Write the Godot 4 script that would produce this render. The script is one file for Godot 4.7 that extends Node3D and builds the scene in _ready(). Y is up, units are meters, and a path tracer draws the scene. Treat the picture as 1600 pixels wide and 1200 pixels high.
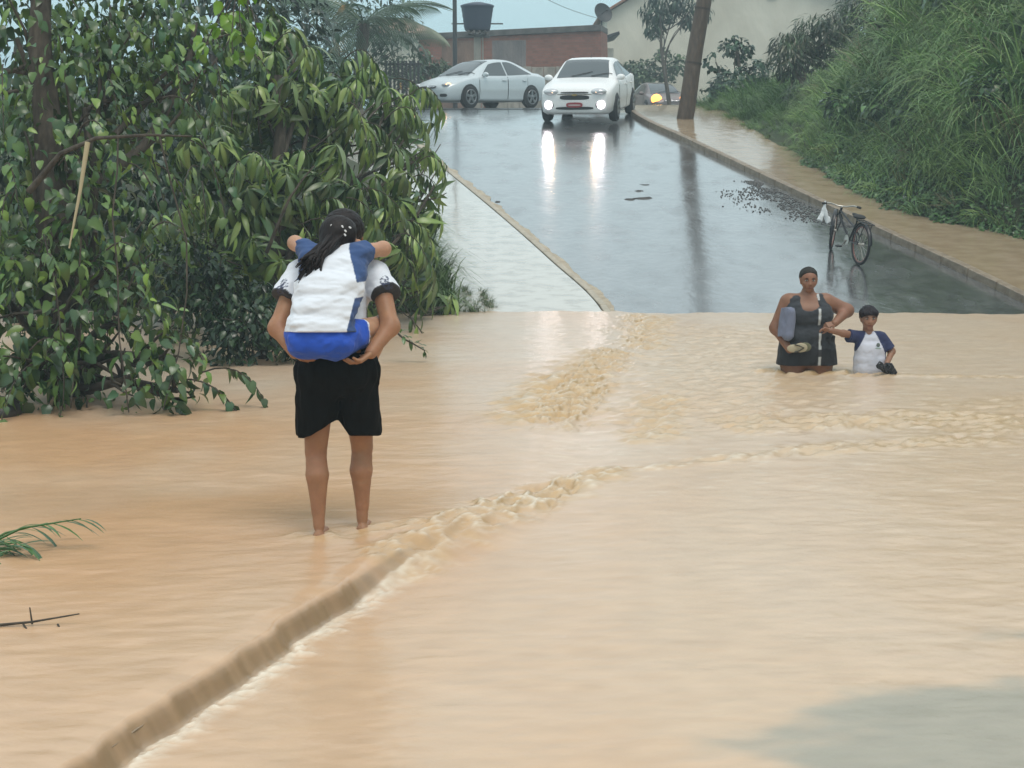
extends Node3D
# A flooded street in the rain: a man carries a girl along the drowned kerb, a woman and a boy wade across, cars wait on the rise.

const EYE := 2.2                       # camera height over the flood water
const TILT := 8.764                    # degrees downwards
const FOCAL := 2400.0                  # focal length in pixels of a 1600 pixel wide frame
var rng := RandomNumberGenerator.new()
var soft := FastNoiseLite.new()
var fine := FastNoiseLite.new()
var ridge := FastNoiseLite.new()
var M := {}

# ------------------------------------------------------------------ mesh building
class Shape:
	var v := PackedVector3Array()
	var n := PackedVector3Array()
	var c := PackedColorArray()
	var t := PackedVector2Array()
	var i := PackedInt32Array()
	var col := Color.WHITE

	func vert(p: Vector3, nn := Vector3.UP, uv := Vector2.ZERO) -> int:
		v.append(p); n.append(nn); c.append(col); t.append(uv)
		return v.size() - 1

	func tri(a: int, b: int, d: int) -> void:      # counter-clockwise seen from the front
		i.append(a); i.append(d); i.append(b)

	func quad(a: int, b: int, d: int, e: int) -> void:
		tri(a, b, d); tri(a, d, e)

	func tri_out(a: int, b: int, d: int, out: Vector3) -> void:
		if (v[b] - v[a]).cross(v[d] - v[a]).dot(out) >= 0.0: tri(a, b, d)
		else: tri(a, d, b)

	func smooth(from := 0, first := 0) -> void:      # normals from the faces
		for k in range(from, v.size()): n[k] = Vector3.ZERO
		for k in range(first, i.size(), 3):
			var f := (v[i[k + 2]] - v[i[k]]).cross(v[i[k + 1]] - v[i[k]])
			n[i[k]] += f; n[i[k + 1]] += f; n[i[k + 2]] += f
		for k in range(from, v.size()): n[k] = n[k].normalized()

	func face(pts: Array, flip := false) -> void:    # a flat convex polygon
		var nn: Vector3 = (pts[1] - pts[0]).cross(pts[2] - pts[0]).normalized()
		if flip: nn = -nn
		var s := v.size()
		for p in pts: vert(p, nn)
		for k in range(1, pts.size() - 1):
			if flip: tri(s, s + k + 1, s + k)
			else: tri(s, s + k, s + k + 1)

	func box(at: Vector3, size: Vector3, bev := 0.0, bas := Basis()) -> void:
		var h := size / 2.0
		bev = minf(bev, minf(h.x, minf(h.y, h.z)) * 0.9)
		var id := {}
		for sx in [-1, 1]:
			for sy in [-1, 1]:
				for sz in [-1, 1]:
					var sg := Vector3(sx, sy, sz)
					for ax in 3:
						var p := Vector3(sx * (h.x - bev), sy * (h.y - bev), sz * (h.z - bev))
						p[ax] = sg[ax] * h[ax]
						var nn := Vector3.ZERO
						nn[ax] = sg[ax]
						id[[sx, sy, sz, ax]] = vert(at + bas * p, bas * nn)
		for ax in 3:
			var b := (ax + 1) % 3
			var d := (ax + 2) % 3
			for s in [-1, 1]:
				var q := []
				for w in [[-1, -1], [1, -1], [1, 1], [-1, 1]]:
					var k := [0, 0, 0]
					k[ax] = s; k[b] = w[0]; k[d] = w[1]
					q.append(id[[k[0], k[1], k[2], ax]])
				var out := Vector3.ZERO
				out[ax] = s
				out = bas * out
				tri_out(q[0], q[1], q[2], out); tri_out(q[0], q[2], q[3], out)
			if bev > 0.0:
				for s in [-1, 1]:
					for u in [-1, 1]:
						var q := []
						for w in [[-1, b], [1, b], [1, d], [-1, d]]:
							var k := [0, 0, 0]
							k[ax] = w[0]; k[b] = s; k[d] = u
							q.append(id[[k[0], k[1], k[2], w[1]]])
						var out := Vector3.ZERO
						out[b] = s; out[d] = u
						out = bas * out
						tri_out(q[0], q[1], q[2], out); tri_out(q[0], q[2], q[3], out)
		if bev > 0.0:
			for sx in [-1, 1]:
				for sy in [-1, 1]:
					for sz in [-1, 1]:
						tri_out(id[[sx, sy, sz, 0]], id[[sx, sy, sz, 1]], id[[sx, sy, sz, 2]], bas * Vector3(sx, sy, sz))

	func tube(path: Array, radii: Array, sides := 7, caps := true) -> void:
		var up := Vector3(0.31, 0.9, 0.17)
		var rows := []
		for k in path.size():
			var d: Vector3 = (path[mini(k + 1, path.size() - 1)] - path[maxi(k - 1, 0)]).normalized()
			if absf(d.dot(up)) > 0.95: up = Vector3(0.9, 0.1, 0.4)
			var x := d.cross(up).normalized()
			up = x.cross(d).normalized()
			var r: float = radii[k] if k < radii.size() else radii[-1]
			var row := []
			for s in sides:
				var a := TAU * s / sides
				var o := x * cos(a) + up * sin(a)
				row.append(vert(path[k] + o * r, o, Vector2(float(s) / sides, float(k))))
			rows.append(row)
		for k in path.size() - 1:
			for s in sides:
				var s2 := (s + 1) % sides
				var out: Vector3 = n[rows[k][s]] + n[rows[k][s2]]
				tri_out(rows[k][s], rows[k][s2], rows[k + 1][s2], out)
				tri_out(rows[k][s], rows[k + 1][s2], rows[k + 1][s], out)
		if caps:
			for e in [0, path.size() - 1]:
				var d: Vector3 = (path[1] - path[0]) * -1.0 if e == 0 else path[-1] - path[-2]
				var m := vert(path[e], d.normalized())
				for s in sides: tri_out(m, rows[e][s], rows[e][(s + 1) % sides], d)

	func lathe(profile: Array, sides: int, at := Vector3.ZERO, bas := Basis()) -> void:   # profile of Vector2(radius, height) about the y axis of bas
		var first := v.size()
		var f := i.size()
		for k in profile.size():
			for s in sides:
				var a := TAU * s / sides
				vert(at + bas * Vector3(cos(a) * profile[k].x, profile[k].y, sin(a) * profile[k].x))
		for k in profile.size() - 1:
			for s in sides:
				var s2 := (s + 1) % sides
				var a := first + k * sides
				quad(a + s, a + sides + s, a + sides + s2, a + s2)
		smooth(first, f)

	func ball(at: Vector3, r: Vector3, sides := 12, bas := Basis()) -> void:
		var first := v.size()
		var f := i.size()
		var rings := maxi(6, sides / 2)
		for k in rings + 1:
			var e := PI * k / rings
			for s in sides:
				var a := TAU * s / sides
				var u := Vector3(sin(e) * cos(a), cos(e), sin(e) * sin(a))
				vert(at + bas * (u * r), bas * (u / r).normalized())
		for k in rings:
			for s in sides:
				var s2 := (s + 1) % sides
				var out := n[first + k * sides + s] + n[first + (k + 1) * sides + s2]
				tri_out(first + k * sides + s, first + k * sides + s2, first + (k + 1) * sides + s2, out)
				tri_out(first + k * sides + s, first + (k + 1) * sides + s2, first + (k + 1) * sides + s, out)

	func grid(cols: int, rows: int, f: Callable) -> void:   # f(a, b) gives a point; a and b run 0 to 1
		var first := v.size()
		var f0 := i.size()
		for r in rows + 1:
			for k in cols + 1:
				vert(f.call(float(k) / cols, float(r) / rows), Vector3.UP, Vector2(float(k) / cols, float(r) / rows))
		for r in rows:
			for k in cols:
				var a := first + r * (cols + 1) + k
				quad(a, a + 1, a + cols + 2, a + cols + 1)
		smooth(first, f0)

	func mesh() -> ArrayMesh:
		var m := ArrayMesh.new()
		var arr := []
		arr.resize(Mesh.ARRAY_MAX)
		arr[Mesh.ARRAY_VERTEX] = v
		arr[Mesh.ARRAY_NORMAL] = n
		arr[Mesh.ARRAY_COLOR] = c
		arr[Mesh.ARRAY_TEX_UV] = t
		arr[Mesh.ARRAY_INDEX] = i
		m.add_surface_from_arrays(Mesh.PRIMITIVE_TRIANGLES, arr)
		return m


func thing(called: String, label: String, category: String, where := Vector3.ZERO, turn := 0.0, group := "") -> Node3D:
	var o := Node3D.new()
	o.name = called
	add_child(o, true)
	o.position = where
	o.rotation.y = turn
	tag(o, label, category, group)
	return o


func tag(o: Node, label: String, category: String, group := "") -> void:
	o.set_meta("label", label)
	o.set_meta("category", category)
	if group: o.set_meta("group", group)


func obj(called: String, shape, mat: Material, parent: Node = self) -> MeshInstance3D:
	var o := MeshInstance3D.new()
	o.name = called
	o.mesh = shape.mesh() if shape is Shape else shape
	o.material_override = mat
	parent.add_child(o, true)
	return o


func struct(called: String, shape, mat: Material, label := "") -> MeshInstance3D:
	var o := obj(called, shape, mat)
	o.set_meta("kind", "structure")
	if label: o.set_meta("label", label)
	return o


func many(called: String, mesh: Mesh, mat: Material, where: Array, colors: Array, parent: Node = self) -> MultiMeshInstance3D:
	var mm := MultiMesh.new()
	mm.transform_format = MultiMesh.TRANSFORM_3D
	mm.use_colors = true
	mm.mesh = mesh
	mm.instance_count = where.size()
	for k in where.size():
		mm.set_instance_transform(k, where[k])
		mm.set_instance_color(k, colors[k])
	var o := MultiMeshInstance3D.new()
	o.name = called
	o.multimesh = mm
	o.material_override = mat
	o.set_meta("kind", "stuff")
	parent.add_child(o, true)
	return o


func lin(r: float, g: float, b: float) -> Color:      # a linear base colour as the sRGB value that albedo_color wants
	return Color(r, g, b).linear_to_srgb()


func mat(color: Color, rough := 0.8, metal := 0.0, spec := 0.5) -> StandardMaterial3D:
	var m := StandardMaterial3D.new()
	m.albedo_color = color
	m.roughness = rough
	m.metallic = metal
	m.metallic_specular = spec
	return m


func painted(rough := 0.8, spec := 0.5) -> StandardMaterial3D:   # takes its colour from the vertices or copies
	var m := mat(Color.WHITE, rough, 0.0, spec)
	m.vertex_color_use_as_albedo = true
	return m


func noise_map(freq: float, normal := false, strength := 4.0, size := 512, octaves := 4, sd := 1, kind := FastNoiseLite.TYPE_SIMPLEX_SMOOTH, ramp: Gradient = null) -> NoiseTexture2D:
	var f := FastNoiseLite.new()
	f.seed = sd
	f.noise_type = kind
	f.frequency = freq
	f.fractal_octaves = octaves
	var t := NoiseTexture2D.new()
	t.width = size
	t.height = size
	t.seamless = true
	t.noise = f
	t.as_normal_map = normal
	t.bump_strength = strength
	if ramp: t.color_ramp = ramp
	return t


func tri(m: StandardMaterial3D, scale: Vector3) -> StandardMaterial3D:
	m.uv1_triplanar = true
	m.uv1_world_triplanar = true
	m.uv1_scale = scale
	return m


func ramp(stops: Array) -> Gradient:
	var g := Gradient.new()
	g.offsets = PackedFloat32Array(stops.map(func(s): return s[0]))
	g.colors = PackedColorArray(stops.map(func(s): return s[1]))
	return g


# ------------------------------------------------------------------ the lie of the land
func at(u: float, v: float, d: float) -> Vector3:     # the point that stands d metres away in the direction (u, v) of the surveyed photograph
	var x := (u - 800.0) / FOCAL
	var y := (600.0 - v) / FOCAL
	var t := deg_to_rad(TILT)
	return Vector3(x, y * cos(t) - sin(t), -y * sin(t) - cos(t)) * d + Vector3(0, EYE, 0)


func rise(z: float) -> float:          # height of the road above the flood
	var d := -z
	if d < 36.0: return maxf(0.158 * (d - 20.5), -0.7)
	var e := minf(d, 46.0) - 36.0
	return 2.449 + e * (0.158 - 0.0138 * e / 2.0) + 0.02 * clampf(d - 46.0, 0.0, 6.0)


func along(pts: Array, z: float) -> float:     # x on a smooth line through [z, x] pairs, z falling
	var k := 0
	while k < pts.size() - 2 and z < pts[k + 1][0]: k += 1
	var z0: float = pts[k][0]
	var z1: float = pts[k + 1][0]
	var t := (z - z0) / (z1 - z0)
	if t < 0.0 or t > 1.0: return lerpf(pts[k][1], pts[k + 1][1], t)
	var m0: float = (pts[k + 1][1] - pts[maxi(k - 1, 0)][1]) / (z1 - pts[maxi(k - 1, 0)][0]) * (z1 - z0)
	var j := mini(k + 2, pts.size() - 1)
	var m1: float = (pts[j][1] - pts[k][1]) / (pts[j][0] - z0) * (z1 - z0)
	var t2 := t * t
	var t3 := t2 * t
	return (2 * t3 - 3 * t2 + 1) * pts[k][1] + (t3 - 2 * t2 + t) * m0 + (-2 * t3 + 3 * t2) * pts[k + 1][1] + (t3 - t2) * m1


const KERB := [[0.0, -3.1], [-3.0, -2.15], [-5.0, -1.5], [-5.54, -1.34], [-6.21, -1.13], [-6.94, -0.9], [-7.74, -0.6], [-8.95, -0.12], [-10.5, 0.18], [-12.5, 0.32], [-14.3, 0.62], [-16.3, 1.03], [-20.6, 1.34], [-24.0, 0.9]]
const ROAD_L := [[-16.0, 1.6], [-20.58, 1.34], [-23.44, 0.72], [-26.5, 0.0], [-29.5, -0.75], [-32.3, -1.47], [-35.8, -2.3], [-40.0, -3.3], [-60.0, -9.0]]
const ROAD_R := [[-16.0, 7.9], [-21.1, 7.0], [-23.2, 6.56], [-25.25, 6.08], [-30.1, 4.98], [-32.7, 4.42], [-35.3, 3.85], [-38.0, 3.28], [-41.0, 3.1], [-60.0, 3.6]]
const BANK := [[-2.0, 8.6], [-16.0, 9.6], [-22.0, 9.3], [-24.8, 8.3], [-25.9, 7.4], [-27.1, 6.75], [-30.8, 6.24], [-34.9, 5.74], [-39.5, 5.03], [-60.0, 5.6]]
const WALK_L := [[-16.0, -0.1], [-20.8, -0.6], [-22.6, -1.0], [-27.3, -1.5], [-33.0, -3.4], [-40.0, -5.3], [-60.0, -11.0]]


func bank_rise(x: float, z: float) -> float:
	var e := x - along(BANK, z)
	if e <= 0.0: return 0.0
	var fade := 1.0 - 0.85 * smoothstep(-33.5, -38.5, z)
	return fade * (4.6 * smoothstep(-0.6, 4.2, e) - 4.6 * smoothstep(-0.6, 4.2, 0.0)) + 0.35 * fade * soft.get_noise_2d(x * 9.0, z * 9.0) * smoothstep(0.0, 1.5, e)


func land(x: float, z: float) -> float:
	var h := rise(z)
	if z > -8.0: h = -0.7
	var out := h - 0.2
	if x > along(BANK, z) - 0.3: out = maxf(h, -0.4) + 0.02 + bank_rise(x, z)
	elif z < -18.0 and x < along(WALK_L, z):
		var e := along(WALK_L, z) - x
		out = maxf(h, -0.35) + 0.02 + (0.25 * smoothstep(0.0, 0.5, e) + 0.3 * smoothstep(1.0, 8.0, e)) * smoothstep(-20.2, -22.2, z)
	return out


func _ready() -> void:
	# camera, sky, light, exposure
	var cam := Camera3D.new()
	cam.name = "camera"
	cam.position = Vector3(0, EYE, 0)
	cam.rotation_degrees.x = -TILT
	cam.fov = 28.0725
	cam.near = 0.1
	cam.far = 1500.0
	add_child(cam)
	cam.current = true
	var env := Environment.new()
	env.background_mode = Environment.BG_SKY
	var sm := ProceduralSkyMaterial.new()
	sm.sky_top_color = Color(0.93, 0.98, 1.0)
	sm.sky_horizon_color = Color(0.7, 0.86, 0.895)
	sm.sky_curve = 0.2
	sm.ground_bottom_color = Color(0.35, 0.3, 0.24)
	sm.ground_horizon_color = Color(0.6, 0.65, 0.65)
	sm.sky_cover = noise_map(0.006, false, 1.0, 512, 4, 9, FastNoiseLite.TYPE_SIMPLEX_SMOOTH, ramp([[0.0, Color(0, 0, 0, 0)], [1.0, Color(0.12, 0.12, 0.12, 1)]]))
	sm.sky_cover_modulate = Color(0.5, 0.5, 0.5)
	sm.sun_angle_max = 1.0
	var sky := Sky.new()
	sky.sky_material = sm
	env.sky = sky
	env.background_energy_multiplier = 0.9
	env.tonemap_mode = Environment.TONE_MAPPER_LINEAR
	env.tonemap_exposure = 1.2
	env.ssao_enabled = true
	env.ssil_enabled = true
	env.sdfgi_enabled = true
	env.fog_enabled = true
	env.fog_density = 0.003
	env.fog_light_color = Color(0.82, 0.9, 0.93)
	var we := WorldEnvironment.new()
	we.name = "world"
	we.environment = env
	add_child(we)
	var sun := DirectionalLight3D.new()
	sun.name = "sun"
	sun.light_color = Color(1.0, 0.98, 0.95)
	sun.light_energy = 0.5
	sun.light_angular_distance = 30.0
	sun.shadow_enabled = true
	sun.rotation_degrees = Vector3(-68, 25, 0)
	add_child(sun)

	soft.seed = 3
	soft.frequency = 0.02
	fine.seed = 7
	fine.frequency = 1.0
	fine.fractal_octaves = 3
	ridge.seed = 12
	ridge.frequency = 2.6
	ridge.fractal_octaves = 2
	rng.seed = 1
	build_materials()
	build_land()
	build_water()
	build_buildings()
	build_left_trees()
	build_right_plants()
	build_cars()
	build_bicycle()
	build_man()
	build_girl()
	build_woman()
	build_boy()
	build_small()


func build_materials() -> void:
	M.leaf = painted(0.32)
	M.leaf.backlight_enabled = true
	M.leaf.backlight = lin(0.08, 0.16, 0.03)
	M.grass = painted(0.5)
	M.grass.backlight_enabled = true
	M.grass.backlight = lin(0.08, 0.16, 0.04)
	M.leaf_set = leaf_mats([Color(0.06, 0.15, 0.03), Color(0.09, 0.2, 0.05), Color(0.05, 0.12, 0.05)])
	M.water = painted(0.28, 0.5)
	M.water.normal_enabled = true
	M.water.normal_texture = noise_map(0.016, true, 5.0, 512, 5, 5)
	M.water.normal_scale = 0.2
	tri(M.water, Vector3(0.55, 1.0, 1.1))
	M.sheet_water = mat(lin(0.5, 0.46, 0.38), 0.12, 0.0, 0.7)
	M.sheet_water.albedo_color = Color.WHITE
	M.sheet_water.albedo_texture = noise_map(0.008, false, 1.0, 512, 5, 71, FastNoiseLite.TYPE_SIMPLEX_SMOOTH, ramp([[0.2, lin(0.34, 0.3, 0.23)], [0.45, lin(0.5, 0.46, 0.38)], [1.0, lin(0.58, 0.54, 0.46)]]))
	M.sheet_water.clearcoat_enabled = true
	M.sheet_water.clearcoat = 1.0
	M.sheet_water.clearcoat_roughness = 0.08
	M.sheet_water.normal_enabled = true
	M.sheet_water.normal_texture = M.water.normal_texture
	M.sheet_water.normal_scale = 0.16
	tri(M.sheet_water, Vector3(0.5, 1, 0.8))
	M.brown_sheet = mat(lin(0.27, 0.2, 0.125), 0.14, 0.0, 0.6)
	M.brown_sheet.albedo_color = Color.WHITE
	M.brown_sheet.albedo_texture = noise_map(0.008, false, 1.0, 512, 5, 72, FastNoiseLite.TYPE_SIMPLEX_SMOOTH, ramp([[0.2, lin(0.3, 0.22, 0.14)], [0.5, lin(0.34, 0.26, 0.17)], [0.9, lin(0.39, 0.31, 0.22)]]))
	M.brown_sheet.normal_enabled = true
	M.brown_sheet.normal_texture = M.water.normal_texture
	M.brown_sheet.normal_scale = 0.1
	tri(M.brown_sheet, Vector3(0.4, 1, 0.7))
	M.asphalt = mat(lin(0.075, 0.08, 0.085), 0.5, 0.0, 0.7)
	M.asphalt.albedo_color = Color.WHITE
	M.asphalt.albedo_texture = noise_map(0.012, false, 1.0, 512, 6, 19, FastNoiseLite.TYPE_SIMPLEX_SMOOTH, ramp([[0.1, lin(0.06, 0.061, 0.06)], [0.5, lin(0.095, 0.1, 0.104)], [0.9, lin(0.14, 0.143, 0.142)]]))
	M.asphalt.clearcoat_enabled = true
	M.asphalt.clearcoat = 1.0
	M.asphalt.clearcoat_roughness = 0.13
	M.asphalt.roughness = 1.0
	M.asphalt.roughness_texture = noise_map(0.006, false, 1.0, 512, 5, 15, FastNoiseLite.TYPE_SIMPLEX_SMOOTH, ramp([[0.0, Color(0.12, 0.12, 0.12)], [0.55, Color(0.18, 0.18, 0.18)], [1.0, Color(0.42, 0.42, 0.42)]]))
	M.asphalt.normal_enabled = true
	M.asphalt.normal_texture = noise_map(0.03, true, 3.0, 512, 4, 6)
	M.asphalt.normal_scale = 0.2
	tri(M.asphalt, Vector3(0.35, 1, 0.22))
	M.soil = painted(0.9)
	M.concrete = mat(lin(0.3, 0.24, 0.17), 0.7)
	M.kerb_stone = textured(Color(0.17, 0.13, 0.09), Color(0.31, 0.25, 0.18), 0.02, 0.5, Vector3.ONE * 0.9)
	M.kerb_silty = textured(Color(0.33, 0.29, 0.22), Color(0.47, 0.42, 0.33), 0.02, 0.5, Vector3.ONE * 0.9)
	M.silt = textured(Color(0.3, 0.24, 0.16), Color(0.44, 0.37, 0.26), 0.02, 0.5, Vector3.ONE * 0.9)
	M.mud = mat(lin(0.03, 0.026, 0.022), 0.5)
	M.bark = textured(Color(0.03, 0.024, 0.018), Color(0.1, 0.082, 0.06), 0.03, 0.85, Vector3(2, 0.6, 2))
	M.dry_wood = mat(lin(0.42, 0.36, 0.22), 0.8)
	M.pole_wood = textured(Color(0.062, 0.042, 0.03), Color(0.13, 0.09, 0.062), 0.03, 0.7, Vector3(1.6, 0.35, 1.6))
	M.rust = mat(lin(0.06, 0.04, 0.03), 0.6, 0.4)
	M.cream = textured(Color(0.6, 0.55, 0.45), Color(0.74, 0.69, 0.58), 0.008, 0.8, Vector3(0.16, 0.08, 0.16))
	M.cream_dark = mat(lin(0.4, 0.36, 0.3), 0.8)
	M.roof_tile = textured(Color(0.22, 0.11, 0.07), Color(0.38, 0.2, 0.13), 0.02, 0.8, Vector3.ONE * 0.5)
	M.dark_grey = mat(lin(0.035, 0.037, 0.04), 0.6)
	M.dark_concrete = textured(Color(0.06, 0.06, 0.06), Color(0.14, 0.13, 0.12), 0.012, 0.8, Vector3(0.4, 0.2, 0.4))
	M.pale_concrete = textured(Color(0.24, 0.22, 0.19), Color(0.38, 0.35, 0.3), 0.012, 0.8, Vector3(0.5, 0.12, 0.5))
	M.grey_render = textured(Color(0.13, 0.12, 0.12), Color(0.24, 0.21, 0.2), 0.012, 0.8, Vector3(0.5, 0.12, 0.5))
	M.brown_render = textured(Color(0.14, 0.09, 0.07), Color(0.24, 0.15, 0.11), 0.012, 0.8, Vector3(0.5, 0.12, 0.5))
	M.brick = brick_material()
	M.tank_blue = mat(lin(0.03, 0.042, 0.075), 0.5)
	M.silver_paint = mat(lin(0.56, 0.63, 0.66), 0.25, 0.15)
	M.silver_paint.clearcoat_enabled = true
	M.white_paint = mat(lin(0.82, 0.84, 0.84), 0.3)
	M.white_paint.clearcoat_enabled = true
	M.dark_paint = mat(lin(0.17, 0.13, 0.125), 0.3, 0.2)
	M.dark_paint.clearcoat_enabled = true
	M.car_glass = mat(lin(0.05, 0.065, 0.072), 0.04, 0.0, 0.7)
	M.black = mat(lin(0.012, 0.012, 0.013), 0.5)
	M.rubber = mat(lin(0.015, 0.015, 0.016), 0.7)
	M.alloy = mat(lin(0.24, 0.25, 0.26), 0.3, 0.8)
	M.chrome = mat(lin(0.75, 0.76, 0.78), 0.12, 1.0)
	M.gold = mat(lin(0.5, 0.36, 0.12), 0.3, 0.8)
	M.steel = mat(lin(0.55, 0.53, 0.48), 0.3, 0.9)
	M.red_rim = mat(lin(0.3, 0.14, 0.12), 0.35, 0.5)
	M.bike_black = mat(lin(0.015, 0.016, 0.02), 0.3)
	M.grey_plate = mat(lin(0.3, 0.33, 0.33), 0.4)
	M.red_plate = mat(lin(0.3, 0.03, 0.04), 0.4)
	M.plate_text = mat(lin(0.5, 0.38, 0.38), 0.4)
	M.lens = mat(lin(0.6, 0.62, 0.64), 0.08, 0.3)
	M.white_plastic = mat(lin(0.75, 0.75, 0.75), 0.4)
	for g in [["white_glow", Color(1, 0.95, 0.98), 2.6], ["warm_glow", Color(1, 0.8, 0.62), 2.2], ["amber_glow", Color(1, 0.74, 0.45), 3.0], ["orange_glow", Color(1, 0.62, 0.27), 4.0]]:
		var m := mat(g[1], 0.3)
		m.emission_enabled = true
		m.emission = g[1]
		m.emission_energy_multiplier = g[2]
		M[g[0]] = m
	M.skin = painted(0.52, 0.45)
	M.skin.subsurf_scatter_enabled = true
	M.skin.subsurf_scatter_strength = 0.12
	M.hair = painted(0.55, 0.35)
	M.cloth = painted(0.85)
	M.cloth.rim_enabled = true
	M.cloth.rim = 0.2
	weave(M.cloth)
	M.black_cloth = painted(0.75, 0.22)
	weave(M.black_cloth)


func weave(m: StandardMaterial3D) -> void:
	m.normal_enabled = true
	m.normal_texture = M.get("weave", noise_map(0.02, true, 3.0, 256, 3, 44))
	M.weave = m.normal_texture
	m.normal_scale = 0.35
	m.uv1_triplanar = true
	m.uv1_scale = Vector3.ONE * 5.0


func textured(a: Color, b: Color, freq: float, rough: float, scale: Vector3) -> StandardMaterial3D:
	var m := mat(Color.WHITE, rough)
	m.albedo_texture = noise_map(freq, false, 1.0, 256, 5, int(a.r * 1000) + 3, FastNoiseLite.TYPE_SIMPLEX_SMOOTH, ramp([[0.15, lin(a.r, a.g, a.b)], [0.85, lin(b.r, b.g, b.b)]]))
	m.normal_enabled = true
	m.normal_texture = M.get("rough_map", noise_map(0.03, true, 5.0, 256, 5, 8))
	M.rough_map = m.normal_texture
	m.normal_scale = 0.5
	if rough == 0.8 and freq == 0.008: m.normal_scale = 0.12
	return tri(m, scale)


func brick_material() -> StandardMaterial3D:
	var im := Image.create(256, 256, false, Image.FORMAT_RGB8)
	rng.seed = 5
	im.fill(lin(0.2, 0.13, 0.1))
	for r in 16:
		for c in 9:
			var g := rng.randf_range(0.75, 1.2)
			im.fill_rect(Rect2i(c * 32 - (16 if r % 2 else 0) + 1, r * 16 + 1, 29, 13), lin(0.25 * g, 0.1 * g, 0.07 * g))
	var m := mat(Color.WHITE, 0.85)
	m.albedo_texture = ImageTexture.create_from_image(im)
	return tri(m, Vector3.ONE * 0.6)


# ------------------------------------------------------------------ bodies and clothes: a field of tapered capsules, meshed as surface nets
class Prim:
	var a: Vector3
	var ba: Vector3
	var ra: float
	var dr: float
	var il: float
	var ln: float
	var s: Vector3
	var m: float
	var cut: int
	var sub: bool


func cap(list: Array, a: Vector3, b: Vector3, ra: float, rb: float, squash := Vector3.ONE, cut := 0, sub := false) -> void:
	var q := Prim.new()      # squash is the size along each axis; cut 1 ends flat at a, 2 at b, 3 at both
	q.a = a
	q.s = Vector3.ONE / squash
	q.ba = (b - a) * q.s
	q.ra = ra
	q.dr = rb - ra
	q.il = 1.0 / maxf(q.ba.length_squared(), 1e-9)
	q.ln = q.ba.length()
	q.m = 1.0 / maxf(q.s.x, maxf(q.s.y, q.s.z))
	q.cut = cut
	q.sub = sub
	list.append(q)


func one(p: Vector3, q: Prim) -> float:
	var pa := (p - q.a) * q.s
	var r := pa.dot(q.ba) * q.il
	var h := clampf(r, 0.0, 1.0)
	var e := (pa - q.ba * h).length() - (q.ra + q.dr * h)
	if q.cut & 1: e = maxf(e, -r * q.ln)
	if q.cut & 2: e = maxf(e, (r - 1.0) * q.ln)
	return e * q.m


func field(p: Vector3, list: Array, k: float) -> float:
	var d := 10.0
	for q: Prim in list:
		var e := one(p, q)
		if q.sub:
			var t := k * 0.5 - absf(d + e)
			d = maxf(d, -e)
			if t > 0.0: d += t * t * 0.5 / k
		else:
			var t := k - absf(d - e)
			d = minf(d, e)
			if t > 0.0: d -= t * t * 0.25 / k
	return d


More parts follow.
